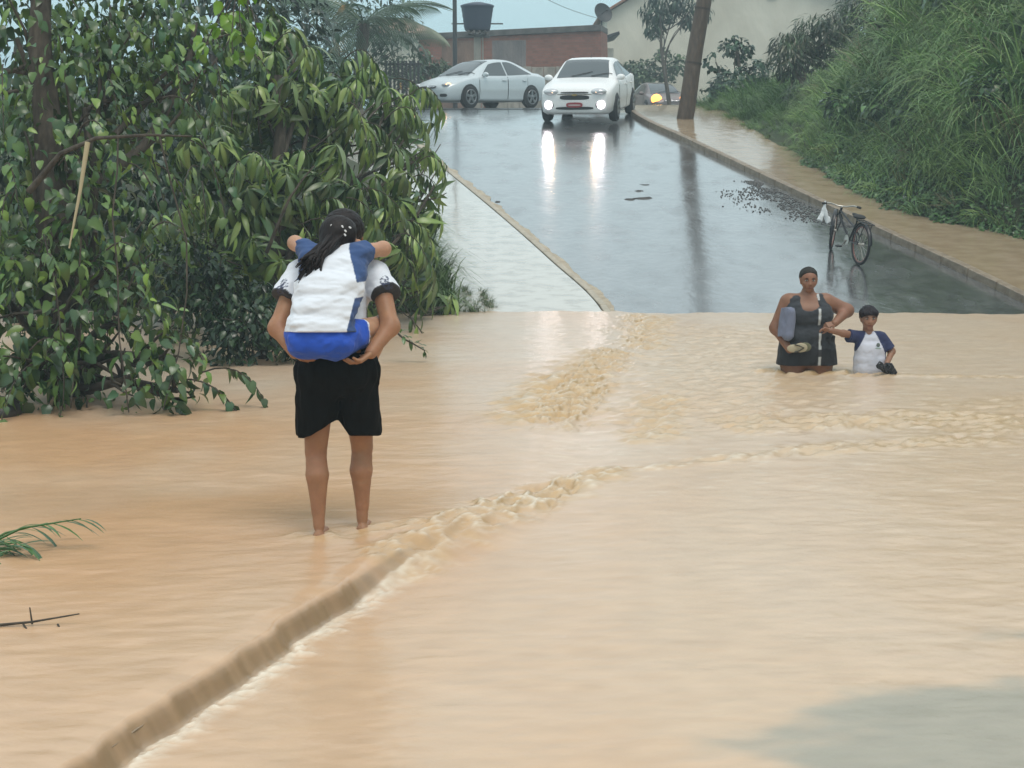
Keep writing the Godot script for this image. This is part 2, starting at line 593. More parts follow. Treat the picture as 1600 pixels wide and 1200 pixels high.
func net(sh: Shape, prims: Array, cell: float, k := 0.03, opt := {}) -> void:
	var clips: Array = opt.get("clips", [])
	var folds: Array = opt.get("folds", [])        # [noise, frequency, amplitude]
	var paint = opt.get("paint")
	var hem = opt.get("hem")
	var amp := 0.0
	for f in folds: amp += f[2]
	var lo := Vector3(99, 99, 99)
	var hi := -lo
	for q: Prim in prims:
		if q.sub: continue
		var r := Vector3.ONE * maxf(q.ra, q.ra + q.dr) / q.s + Vector3.ONE * (k * 0.5 + amp)
		var b := q.a + q.ba / q.s
		lo = lo.min(q.a.min(b) - r)
		hi = hi.max(q.a.max(b) + r)
	var size := ((hi - lo) / cell).ceil() + Vector3.ONE * 2
	var B := 6
	var nx := int(size.x) + B * 2
	var ny := int(size.y) + B * 2
	var nz := int(size.z) + B * 2
	var half := B * cell * 0.8661
	var W := B + 1
	var val := PackedFloat32Array()
	val.resize(W * W * W)
	var first := sh.v.size()
	var f0 := sh.i.size()
	var cells := {}
	var masks := {}
	var off := [0, 1, W, W + 1, W * W, W * W + 1, W * W + W, W * W + W + 1]
	var edges := [[0, 1], [2, 3], [4, 5], [6, 7], [0, 2], [1, 3], [4, 6], [5, 7], [0, 4], [1, 5], [2, 6], [3, 7]]
	for bz in range(0, int(size.z), B):
		for by in range(0, int(size.y), B):
			for bx in range(0, int(size.x), B):
				var o := lo + Vector3(bx, by, bz) * cell
				var mid := o + Vector3.ONE * B * cell * 0.5
				var near := []
				var best := 10.0
				for q: Prim in prims:
					var e := one(mid, q)
					if e < half + k + amp: near.append(q)
					if not q.sub and e < best: best = e
				if best > half + amp + k * 0.5: continue
				if near.is_empty() or best < -half * 1.3 - k - amp and clips.is_empty() and hem == null and near.all(func(q): return not q.sub and q.m > 0.99): continue
				var at0 := 0
				for z in W:
					for y in W:
						for x in W:
							var p := o + Vector3(x, y, z) * cell
							var d := field(p, near, k)
							for f in folds: d += f[0].get_noise_3dv(p * f[1]) * f[2]
							if hem != null: d = maxf(d, hem.call(p))
							for c: Plane in clips: d = maxf(d, c.distance_to(p))
							val[at0] = d
							at0 += 1
				for z in B:
					for y in B:
						for x in B:
							var b0 := (z * W + y) * W + x
							var mask := 0
							for e in 8:
								if val[b0 + off[e]] < 0.0: mask |= 1 << e
							if mask == 0 or mask == 255: continue
							var sum := Vector3.ZERO
							var cnt := 0
							for e in edges:
								var m0: int = e[0]
								var m1: int = e[1]
								if (mask >> m0 & 1) != (mask >> m1 & 1):
									var d0 := val[b0 + off[m0]]
									var d1 := val[b0 + off[m1]]
									var t := d0 / (d0 - d1)
									var p0 := Vector3(m0 & 1, m0 >> 1 & 1, m0 >> 2)
									var p1 := Vector3(m1 & 1, m1 >> 1 & 1, m1 >> 2)
									sum += p0.lerp(p1, t)
									cnt += 1
							var p := o + (Vector3(x, y, z) + sum / cnt) * cell
							if paint != null: sh.col = paint.call(p)
							var key := ((bz + z + 1) * ny + by + y + 1) * nx + bx + x + 1
							cells[key] = sh.vert(p)
							masks[key] = mask
	for key: int in cells:
		var mask: int = masks[key]
		var in0 := mask & 1
		for ax in 3:
			var other := mask >> (1 << ax) & 1
			if in0 == other: continue
			var s1: int = [nx, nx * ny, 1][ax]
			var s2: int = [nx * ny, 1, nx][ax]
			if not (cells.has(key - s1) and cells.has(key - s2) and cells.has(key - s1 - s2)): continue
			var a: int = cells[key]
			var b: int = cells[key - s1]
			var c: int = cells[key - s1 - s2]
			var d: int = cells[key - s2]
			if in0: sh.quad(a, b, c, d)
			else: sh.quad(a, d, c, b)
	sh.smooth(first, f0)


func hand(sh: Shape, wrist: Vector3, towards: Vector3, palm: Vector3, curl: float, size: float, side: float, cell := 0.004) -> void:
	# a palm, four fingers of two bones each and a thumb; palm is the way the palm faces, side +1 puts the thumb on towards x palm
	var f := towards.normalized()
	var p := (palm - f * palm.dot(f)).normalized()
	var x := f.cross(p) * side
	var list := []
	for k in 4:
		var w := (1.5 - k) * 0.0195 * size
		cap(list, wrist + x * w * 0.55, wrist + f * 0.085 * size + x * w, 0.014 * size, 0.0115 * size)
	net(sh, list, cell, 0.012)
	for k in 4:
		var w := (1.5 - k) * 0.0205 * size
		var ln: float = [0.036, 0.041, 0.038, 0.029][k] * size
		var root: Vector3 = wrist + f * [0.08, 0.088, 0.084, 0.074][k] * size + x * w
		var d1 := f.rotated(x * side, curl * 0.7) if false else (f * cos(curl) + p * sin(curl))
		var d2 := f * cos(curl * 2.1) + p * sin(curl * 2.1)
		var fl := []
		cap(fl, root - f * 0.012 * size, root, 0.0095 * size, 0.0095 * size)
		cap(fl, root, root + d1 * ln, 0.0095 * size, 0.0085 * size)
		cap(fl, root + d1 * ln, root + d1 * ln + d2 * ln * 0.95, 0.0085 * size, 0.007 * size)
		net(sh, fl, cell, 0.003)
	var th := []
	var r0 := wrist + f * 0.025 * size + x * 0.03 * size
	var r1 := r0 + (f * 0.6 + x * 0.65 + p * 0.35).normalized() * 0.04 * size
	cap(th, r0, r1, 0.013 * size, 0.0105 * size)
	cap(th, r1, r1 + (f * 0.75 + p * 0.65).normalized() * 0.032 * size, 0.0105 * size, 0.008 * size)
	net(sh, th, cell, 0.006)


# ------------------------------------------------------------------ leaves and plants
func leaf(ln: float, wide: float, droop: float, fold := 0.25, segs := 4, heart := false) -> Shape:
	var sh := Shape.new()
	var rows := []
	for k in segs + 1:
		var t := float(k) / segs
		var w := wide * 0.5 * (sin(PI * pow(t, 1.15)) if not heart else sqrt(maxf(0.0, 1.0 - t)) * minf(1.0, 0.45 + t * 2.6))
		if not heart: w = maxf(w, 0.004)
		var mid := Vector3(0, -droop * t * t * ln, ln * t * (1.0 - 0.3 * droop * t))
		sh.col = Color(0.86, 0.86, 0.86)
		var a := sh.vert(mid + Vector3(-w, w * fold, 0))
		sh.col = Color(1.2, 1.2, 1.1)
		var b := sh.vert(mid)
		sh.col = Color(0.86, 0.86, 0.86)
		var c := sh.vert(mid + Vector3(w, w * fold, 0))
		rows.append([a, b, c])
	for k in segs:
		sh.quad(rows[k][1], rows[k][0], rows[k + 1][0], rows[k + 1][1])
		sh.quad(rows[k][2], rows[k][1], rows[k + 1][1], rows[k + 1][2])
	sh.smooth()
	return sh


func aim(p: Vector3, forward: Vector3, up: Vector3, size: float) -> Transform3D:
	var f := forward.normalized()
	var x := up.cross(f)
	x = x.normalized() if x.length() > 0.01 else Vector3.RIGHT
	return Transform3D(Basis(x, f.cross(x), f).scaled_local(Vector3.ONE * size), p)


func rdir() -> Vector3:
	var y := rng.randf_range(-1, 1)
	var a := rng.randf() * TAU
	var r := sqrt(1.0 - y * y)
	return Vector3(r * cos(a), y, r * sin(a))


func plant_leaves(parent: Node3D, spots: Array, meshes: Array, mats: Array, colors: Array, single: int) -> void:
	# spots are leaf transforms in the world; the nearest ones become parts of their own, the rest one mass
	var inv := parent.transform.affine_inverse()
	var frame := []
	var rest := []
	for t: Transform3D in spots:
		var q := t.origin - Vector3(0, EYE, 0)
		var d := -q.z
		if d > 1.0 and absf(q.x / d) < 0.34 and q.y / d < 0.10 and q.y / d > -0.42: frame.append(t)
		else: rest.append(t)
	frame.sort_custom(func(a, b): return a.origin.z > b.origin.z)
	for k in frame.size():
		if k < single:
			obj("leaf", meshes[k % meshes.size()], mats[rng.randi() % mats.size()], parent).transform = inv * frame[k]
		else: rest.append(frame[k])
	for m in meshes.size():
		var tr := []
		var cl := []
		for k in range(m, rest.size(), meshes.size()):
			tr.append(inv * rest[k])
			var c: Color = colors[rng.randi() % colors.size()]
			var b := rng.randf_range(0.75, 1.25) * (1.0 + 0.9 * fine.get_noise_3dv(rest[k].origin * 1.7))
			cl.append(Color(c.r * b, c.g * b, c.b * b))
		if tr.size(): many("foliage", meshes[m], M.leaf, tr, cl, parent)


func leaf_mats(colors: Array) -> Array:
	var out := []
	for c: Color in colors:
		var m := mat(lin(c.r, c.g, c.b), 0.3, 0.0, 0.55)
		m.vertex_color_use_as_albedo = true
		m.backlight_enabled = true
		m.backlight = lin(c.r * 1.2, c.g * 1.5, c.b * 0.5)
		out.append(m)
	return out


func bough(sh: Shape, a: Vector3, b: Vector3, r0: float, r1: float, bend := 0.12, sides := 6) -> void:
	var path := []
	var radii := []
	var w := rdir() * (b - a).length() * bend
	for k in 6:
		var t := k / 5.0
		path.append(a.lerp(b, t) + w * sin(PI * t) + rdir() * (b - a).length() * 0.012)
		radii.append(lerpf(r0, r1, t))
	sh.tube(path, radii, sides)


func tuft(blades: int, ln: float, spread: float, wide: float) -> Shape:
	var sh := Shape.new()
	for k in blades:
		var a := rng.randfn(0.0, 0.75)
		var l := ln * rng.randf_range(0.55, 1.1)
		var s := spread * rng.randf_range(0.35, 1.2)
		var o := Vector3(cos(a), 0, sin(a))
		var side := Vector3(-o.z, 0, o.x).rotated(Vector3.UP, rng.randf_range(-0.6, 0.6))
		var root := o * rng.randf() * ln * 0.14 + Vector3(rng.randf_range(-1, 1), 0, rng.randf_range(-1, 1)) * ln * 0.12
		var g := rng.randf_range(0.7, 1.25)
		sh.col = Color(g, g, g)
		var first := sh.v.size()
		var f0 := sh.i.size()
		for j in 6:
			var t := j / 5.0
			var p := root + Vector3(0, l * (t - 0.62 * s * t * t * t), 0) + o * l * s * 0.75 * t * t
			var w := wide * (1.0 - t) * 0.5 + 0.0015
			sh.vert(p - side * w); sh.vert(p + side * w)
		for j in 5:
			var b := first + j * 2
			sh.quad(b, b + 1, b + 3, b + 2)
		sh.smooth(first, f0)
	return sh


# ------------------------------------------------------------------ cars
func section(s: Dictionary, z: float) -> Array:     # half a cross-section, from under the middle round to the roof's middle
	var w := along(s.w, z)
	var wr := minf(along(s.wr, z), w * 0.93)
	var y0 := along(s.y0, z)
	var yt := along(s.yt, z)
	var yb := minf(along(s.yb, z), yt - 0.03)
	var e := minf(0.05, (yt - yb) * 0.5)
	return [Vector2(0, y0), Vector2(w * 0.84, y0), Vector2(w * 0.965, y0 + 0.07), Vector2(w, lerpf(y0, yb, 0.45)), Vector2(w * 0.995, lerpf(y0, yb, 0.72)), Vector2(w * 0.985, yb - 0.05), Vector2(w * 0.95, yb),
		Vector2(lerpf(w * 0.95, wr, 0.35), lerpf(yb, yt - e, 0.35)), Vector2(lerpf(w * 0.95, wr, 0.72), lerpf(yb, yt - e, 0.72)), Vector2(wr, yt - e), Vector2(wr * 0.86, yt - e * 0.3), Vector2(wr * 0.5, yt - e * 0.05), Vector2(0, yt)]


func side_x(s: Dictionary, z: float, y: float) -> float:
	var q := section(s, z)
	for k in range(2, 9):
		if y <= q[k + 1].y: return lerpf(q[k].x, q[k + 1].x, clampf((y - q[k].y) / maxf(q[k + 1].y - q[k].y, 1e-4), 0, 1))
	return q[9].x


func top_y(s: Dictionary, z: float, x: float) -> float:
	var q := section(s, z)
	for k in range(12, 6, -1):
		if absf(x) <= q[k - 1].x: return lerpf(q[k].y, q[k - 1].y, (absf(x) - q[k].x) / maxf(q[k - 1].x - q[k].x, 1e-4))
	return q[6].y


func front_z(s: Dictionary, x: float, y: float) -> float:     # where the nose is at that height and width
	var z: float = s.nose
	for k in 120:
		var q := section(s, z)
		if q[0].y <= y and q[12].y >= y and side_x(s, z, y) >= absf(x): return z
		z -= 0.008
	return z


func make_car(s: Dictionary, label: String, place: Vector3, turn: float, pitch: float) -> Node3D:
	var car := thing(s.called, label, "car", place, turn)
	car.rotation.x = pitch
	var paint: StandardMaterial3D = s.paint
	var body := Shape.new()
	var rows := []
	var n := 72
	for r in n + 1:
		var z: float = lerpf(s.nose, s.tail, r / float(n))
		var q := section(s, z)
		var row := []
		for k in q.size(): row.append(body.vert(Vector3(q[k].x, q[k].y, z)))
		for k in range(q.size() - 2, 0, -1): row.append(body.vert(Vector3(-q[k].x, q[k].y, z)))
		rows.append(row)
	var w: int = rows[0].size()
	for r in n:
		for k in w: body.quad(rows[r][k], rows[r][(k + 1) % w], rows[r + 1][(k + 1) % w], rows[r + 1][k])
	for e in [0, n]:
		var z: float = s.nose + 0.012 if e == 0 else s.tail - 0.012
		var m := body.vert(Vector3(0, 0.5, z))
		for k in w:
			if e == 0: body.tri(m, rows[e][(k + 1) % w], rows[e][k])
			else: body.tri(m, rows[e][k], rows[e][(k + 1) % w])
	body.smooth()
	obj("body", body, paint, car)
	# windscreen and rear window lie on the roof's slopes
	for g in [["windscreen", s.screen, 0.9], ["rear_window", s.back, 0.88]]:
		var sh := Shape.new()
		sh.grid(14, 12, func(a, b):
			var z: float = lerpf(g[1][0], g[1][1], b)
			var x: float = (1.0 - 2.0 * a) * along(s.wr, z) * g[2]
			return Vector3(x, top_y(s, z, x) + 0.012, z))
		var pane := obj(g[0], sh, M.car_glass, car)
		if g[0] == "windscreen":
			for x in [-0.28, 0.22]:
				var wp := Shape.new()
				var path := []
				for j in 6:
					var t := j / 5.0
					var z: float = lerpf(g[1][0] - 0.02, g[1][0] - 0.2, t)
					path.append(Vector3(x + t * 0.5, top_y(s, z, x + t * 0.5) + 0.03, z))
				wp.tube(path, [0.011, 0.009], 5)
				obj("wiper", wp, M.black, pane)
	for sd in [-1, 1]:
		for g in s.windows:             # polygons of [z, y] on the flank
			var sh := Shape.new()
			sh.grid(8, 6, func(a, b):
				var top := [lerpf(g[1][0], g[2][0], a), lerpf(g[1][1], g[2][1], a) + sin(PI * a) * g[4]]
				var bot := [lerpf(g[0][0], g[3][0], a), lerpf(g[0][1], g[3][1], a)]
				var z: float = lerpf(bot[0], top[0], b)
				var y: float = lerpf(bot[1], top[1], b)
				return Vector3(sd * (side_x(s, z, y) + 0.008), y, z))
			obj("window", sh, M.car_glass, car)
		for g in s.doors:               # front z, rear z
			var sh := Shape.new()
			sh.grid(10, 12, func(a, b):
				var z: float = lerpf(g[0], g[1], a)
				var y: float = lerpf(s.sill, along(s.yb, z) - 0.015, b)
				return Vector3(sd * (side_x(s, z, y) + 0.005), y, z))
			var door := obj("door", sh, paint, car)
			var hd := Shape.new()
			var hz: float = g[1] + 0.16
			hd.box(Vector3(sd * (side_x(s, hz, s.grip) + 0.022), s.grip, hz), Vector3(0.035, 0.035, 0.17), 0.012)
			obj("handle", hd, paint, door)
			var seam := Shape.new()
			for z in g:
				var path := []
				for j in 9:
					var y: float = lerpf(s.sill, along(s.yb, z) - 0.01, j / 8.0)
					path.append(Vector3(sd * (side_x(s, z, y) + 0.003), y, z))
				seam.tube(path, [0.007], 4)
			obj("seam", seam, M.black, door)
		var mirror := Shape.new()
		var mz: float = s.mirror[0]
		mirror.ball(Vector3(sd * (side_x(s, mz, s.mirror[1]) + 0.13), s.mirror[1], mz), Vector3(0.11, 0.075, 0.06), 10)
		mirror.box(Vector3(sd * (side_x(s, mz, s.mirror[1]) + 0.03), s.mirror[1] - 0.03, mz), Vector3(0.1, 0.03, 0.05), 0.01)
		obj("mirror", mirror, paint, car)
		for wz in s.axles:
			var wx: float = s.w[s.w.size() / 2][1] - 0.1
			var arch := Shape.new()
			var pr := [Vector2(0.0, 0.118), Vector2(s.wheel + 0.03, 0.118), Vector2(s.wheel + 0.04, 0.108), Vector2(s.wheel + 0.04, 0.0)]
			var turned := Basis(Vector3.BACK, -sd * PI / 2)
			arch.lathe(pr, 28, Vector3(sd * (wx - 0.015), s.wheel + 0.015, wz), turned)
			obj("wheel_arch", arch, M.black, car)
			var tyre := Shape.new()
			var r: float = s.wheel
			tyre.lathe([Vector2(0, -0.08), Vector2(r * 0.93, -0.08), Vector2(r, -0.05), Vector2(r, 0.09), Vector2(r * 0.95, 0.125), Vector2(r * 0.72, 0.135), Vector2(r * 0.66, 0.115), Vector2(0, 0.1)], 28, Vector3(sd * wx, r, wz), turned)
			var wheel := obj("wheel", tyre, M.rubber, car)
			var rim := Shape.new()
			rim.lathe([Vector2(r * 0.7, 0.11), Vector2(r * 0.7, 0.14), Vector2(r * 0.62, 0.142), Vector2(r * 0.6, 0.115)], 24, Vector3(sd * wx, r, wz), turned)
			for k in 5:
				var a := TAU * k / 5.0 + 0.3
				rim.box(Vector3(sd * (wx + 0.13), r + sin(a) * r * 0.36, wz + cos(a) * r * 0.36), Vector3(0.025, r * 0.62, 0.085), 0.01, Basis(Vector3.RIGHT, -a + PI / 2))
			rim.ball(Vector3(sd * (wx + 0.13), r, wz), Vector3(0.03, 0.06, 0.06), 10)
			obj("rim", rim, M.alloy, wheel)
	# nose: grille, intake, plate, lamps
	for g in s.face:                    # [name, x, y, half width, half height, material, depth]
		var sh := Shape.new()
		sh.grid(12, 6, func(a, b):
			var x: float = g[1] + (a * 2.0 - 1.0) * g[3]
			var y: float = g[2] + (b * 2.0 - 1.0) * g[4] * (1.0 if g[5] == "plate" else sqrt(maxf(0.0, 1.0 - pow(absf(a * 2.0 - 1.0), 4.0) * 0.75)))
			return Vector3(x, y, front_z(s, x, y) + g[6]))
		obj(g[0], sh, M[g[5]], car)
	for p in s.lamps:                   # [name, x, y, size, material, light colour, energy]
		for sd in p[7]:
			var z := front_z(s, sd * p[1], p[2])
			var lens := Shape.new()
			lens.ball(Vector3(sd * p[1], p[2], z - 0.01), p[3], 12)
			obj(p[0], lens, M[p[4]], car)
			if p[6] > 0.0:
				var l := SpotLight3D.new()
				l.name = "lamp_light"
				l.light_color = p[5]
				l.light_energy = p[6]
				l.light_size = p[3].x
				l.spot_range = 40.0
				l.spot_angle = 50.0
				l.spot_attenuation = 2.0
				l.shadow_enabled = true
				l.position = Vector3(sd * p[1], p[2], z + p[3].z + 0.04)
				l.rotation = Vector3(0.06, PI, 0)
				car.add_child(l, true)
	return car


func build_cars() -> void:
	var silver := {"called": "parked_car", "nose": 2.25, "tail": -2.25, "wheel": 0.315, "sill": 0.26, "grip": 0.8, "mirror": [0.72, 0.96], "axles": [1.36, -1.34],
		"paint": M.silver_paint,
		"w": [[2.25, 0.5], [2.17, 0.68], [2.0, 0.79], [1.7, 0.855], [1.2, 0.875], [0.0, 0.88], [-1.4, 0.87], [-1.9, 0.83], [-2.15, 0.75], [-2.25, 0.6]],
		"wr": [[2.25, 0.4], [2.0, 0.62], [1.45, 0.7], [1.0, 0.66], [0.3, 0.56], [-0.3, 0.555], [-1.0, 0.56], [-1.7, 0.66], [-2.25, 0.56]],
		"y0": [[2.25, 0.26], [2.1, 0.19], [1.6, 0.18], [-1.7, 0.18], [-2.1, 0.24], [-2.25, 0.34]],
		"yt": [[2.25, 0.58], [2.15, 0.67], [1.9, 0.77], [1.5, 0.87], [1.22, 0.94], [0.8, 1.16], [0.35, 1.35], [0.0, 1.42], [-0.4, 1.44], [-0.9, 1.38], [-1.3, 1.24], [-1.7, 1.07], [-1.95, 1.05], [-2.15, 1.0], [-2.25, 0.8]],
		"yb": [[2.25, 0.52], [2.0, 0.66], [1.2, 0.86], [0.0, 0.9], [-1.5, 0.97], [-2.25, 0.9]],
		"screen": [1.2, 0.22], "back": [-0.92, -1.66],
		"windows": [[[0.78, 0.93], [0.3, 1.27], [-0.27, 1.345], [-0.27, 0.945], 0.02], [[-0.33, 0.95], [-0.33, 1.345], [-0.95, 1.24], [-1.42, 1.0], 0.05]],
		"doors": [[0.95, -0.28], [-0.3, -1.18]],
		"face": [["grille", 0.0, 0.6, 0.34, 0.045, "black", 0.012], ["chrome_bar", 0.0, 0.615, 0.3, 0.012, "chrome", 0.02], ["emblem", 0.0, 0.62, 0.045, 0.035, "chrome", 0.028], ["air_intake", 0.0, 0.34, 0.42, 0.055, "black", 0.012], ["number_plate", 0.0, 0.41, 0.2, 0.06, "grey_plate", 0.03], ["fog_recess", 0.6, 0.36, 0.1, 0.045, "black", 0.012], ["fog_recess", -0.6, 0.36, 0.1, 0.045, "black", 0.012]],
		"lamps": [["headlight", 0.58, 0.66, Vector3(0.15, 0.06, 0.12), "lens", Color.WHITE, 0.0, [-1, 1]], ["bulb", 0.64, 0.665, Vector3(0.075, 0.05, 0.13), "amber_glow", Color(1, 0.72, 0.4), 0.6, [-1, 1]]]}
	var pz := -47.2
	make_car(silver, "silver saloon with long sloping windscreen and an amber headlight on the crest of the road", Vector3(-0.95, rise(pz) + 0.004, pz), deg_to_rad(-42), 0.02)
	var white := {"called": "parked_car", "nose": 2.12, "tail": -2.13, "wheel": 0.31, "sill": 0.27, "grip": 0.83, "mirror": [0.75, 1.03], "axles": [1.28, -1.26],
		"paint": M.white_paint,
		"w": [[2.12, 0.64], [2.06, 0.77], [1.9, 0.86], [1.6, 0.895], [1.1, 0.905], [0.0, 0.91], [-1.4, 0.9], [-1.85, 0.86], [-2.05, 0.79], [-2.13, 0.66]],
		"wr": [[2.12, 0.5], [1.9, 0.66], [1.4, 0.7], [0.95, 0.72], [0.3, 0.61], [-0.3, 0.605], [-1.0, 0.59], [-1.6, 0.64], [-2.13, 0.56]],
		"y0": [[2.12, 0.27], [2.0, 0.2], [1.6, 0.19], [-1.7, 0.19], [-2.0, 0.25], [-2.13, 0.35]],
		"yt": [[2.12, 0.72], [2.05, 0.82], [1.8, 0.92], [1.4, 0.98], [1.05, 1.03], [0.7, 1.22], [0.3, 1.42], [-0.05, 1.47], [-0.5, 1.48], [-1.0, 1.41], [-1.35, 1.27], [-1.65, 1.1], [-1.9, 1.09], [-2.06, 1.04], [-2.13, 0.85]],
		"yb": [[2.12, 0.66], [1.8, 0.8], [1.1, 0.92], [0.0, 0.96], [-1.5, 1.02], [-2.13, 0.95]],
		"screen": [1.03, 0.22], "back": [-0.98, -1.6],
		"windows": [[[0.72, 0.99], [0.3, 1.31], [-0.25, 1.385], [-0.25, 1.0], 0.02], [[-0.31, 1.0], [-0.31, 1.385], [-0.92, 1.3], [-1.32, 1.05], 0.04]],
		"doors": [[0.88, -0.26], [-0.28, -1.1]],
		"face": [["upper_grille", 0.0, 0.725, 0.34, 0.018, "black", 0.012], ["chrome_bar", 0.0, 0.68, 0.42, 0.014, "chrome", 0.022], ["grille", 0.0, 0.605, 0.36, 0.055, "black", 0.012], ["emblem", 0.0, 0.665, 0.06, 0.022, "gold", 0.03], ["number_plate", 0.0, 0.43, 0.2, 0.06, "red_plate", 0.035], ["plate_lettering", 0.0, 0.425, 0.15, 0.02, "plate_text", 0.038], ["air_intake", 0.0, 0.35, 0.46, 0.035, "black", 0.012], ["fog_recess", 0.62, 0.42, 0.1, 0.06, "black", 0.01], ["fog_recess", -0.62, 0.42, 0.1, 0.06, "black", 0.01]],
		"lamps": [["headlight", 0.58, 0.74, Vector3(0.2, 0.085, 0.14), "lens", Color.WHITE, 0.0, [-1, 1]], ["side_light", 0.54, 0.735, Vector3(0.06, 0.045, 0.13), "warm_glow", Color(1, 0.8, 0.6), 0.2, [-1, 1]], ["fog_light", 0.64, 0.43, Vector3(0.11, 0.11, 0.06), "white_glow", Color(1, 0.96, 0.98), 0.6, [-1, 1]]]}
	var car := make_car(white, "white saloon facing downhill with bright fog lights and a red number plate", Vector3(2.0, rise(-39.9) + 0.004, -39.9), deg_to_rad(-13), 0.085)
	var aerial := Shape.new()
	aerial.tube([Vector3(0, 1.46, -0.2), Vector3(0, 1.6, -0.3)], [0.008, 0.005], 5)
	obj("aerial", aerial, M.black, car)
	var dark := silver.duplicate()
	dark.paint = M.dark_paint
	dark.lamps = [["headlight", 0.58, 0.66, Vector3(0.15, 0.06, 0.12), "lens", Color.WHITE, 0.0, [1]], ["bulb", 0.6, 0.68, Vector3(0.23, 0.21, 0.14), "orange_glow", Color(1, 0.75, 0.42), 3.0, [-1, 1]]]
	make_car(dark, "dull reddish grey car with glowing orange headlight behind the leaning pole", Vector3(6.15, rise(-66.0) + 0.004, -66.0), deg_to_rad(10), 0.0)


# ------------------------------------------------------------------ people
func person(called: String, label: String, place: Vector3, turn := 0.0) -> Node3D:
	return thing(called, label, "person", place, turn)


func tone(base: Color) -> Callable:      # skin is never one even colour
	return func(v: Vector3):
		var g := 1.0 + 0.16 * fine.get_noise_3dv(v * 9.0) + 0.08 * fine.get_noise_3dv(v * 45.0)
		return Color(base.r * g, base.g * g * (1.0 - 0.05 * fine.get_noise_3dv(v * 6.0)), base.b * g)


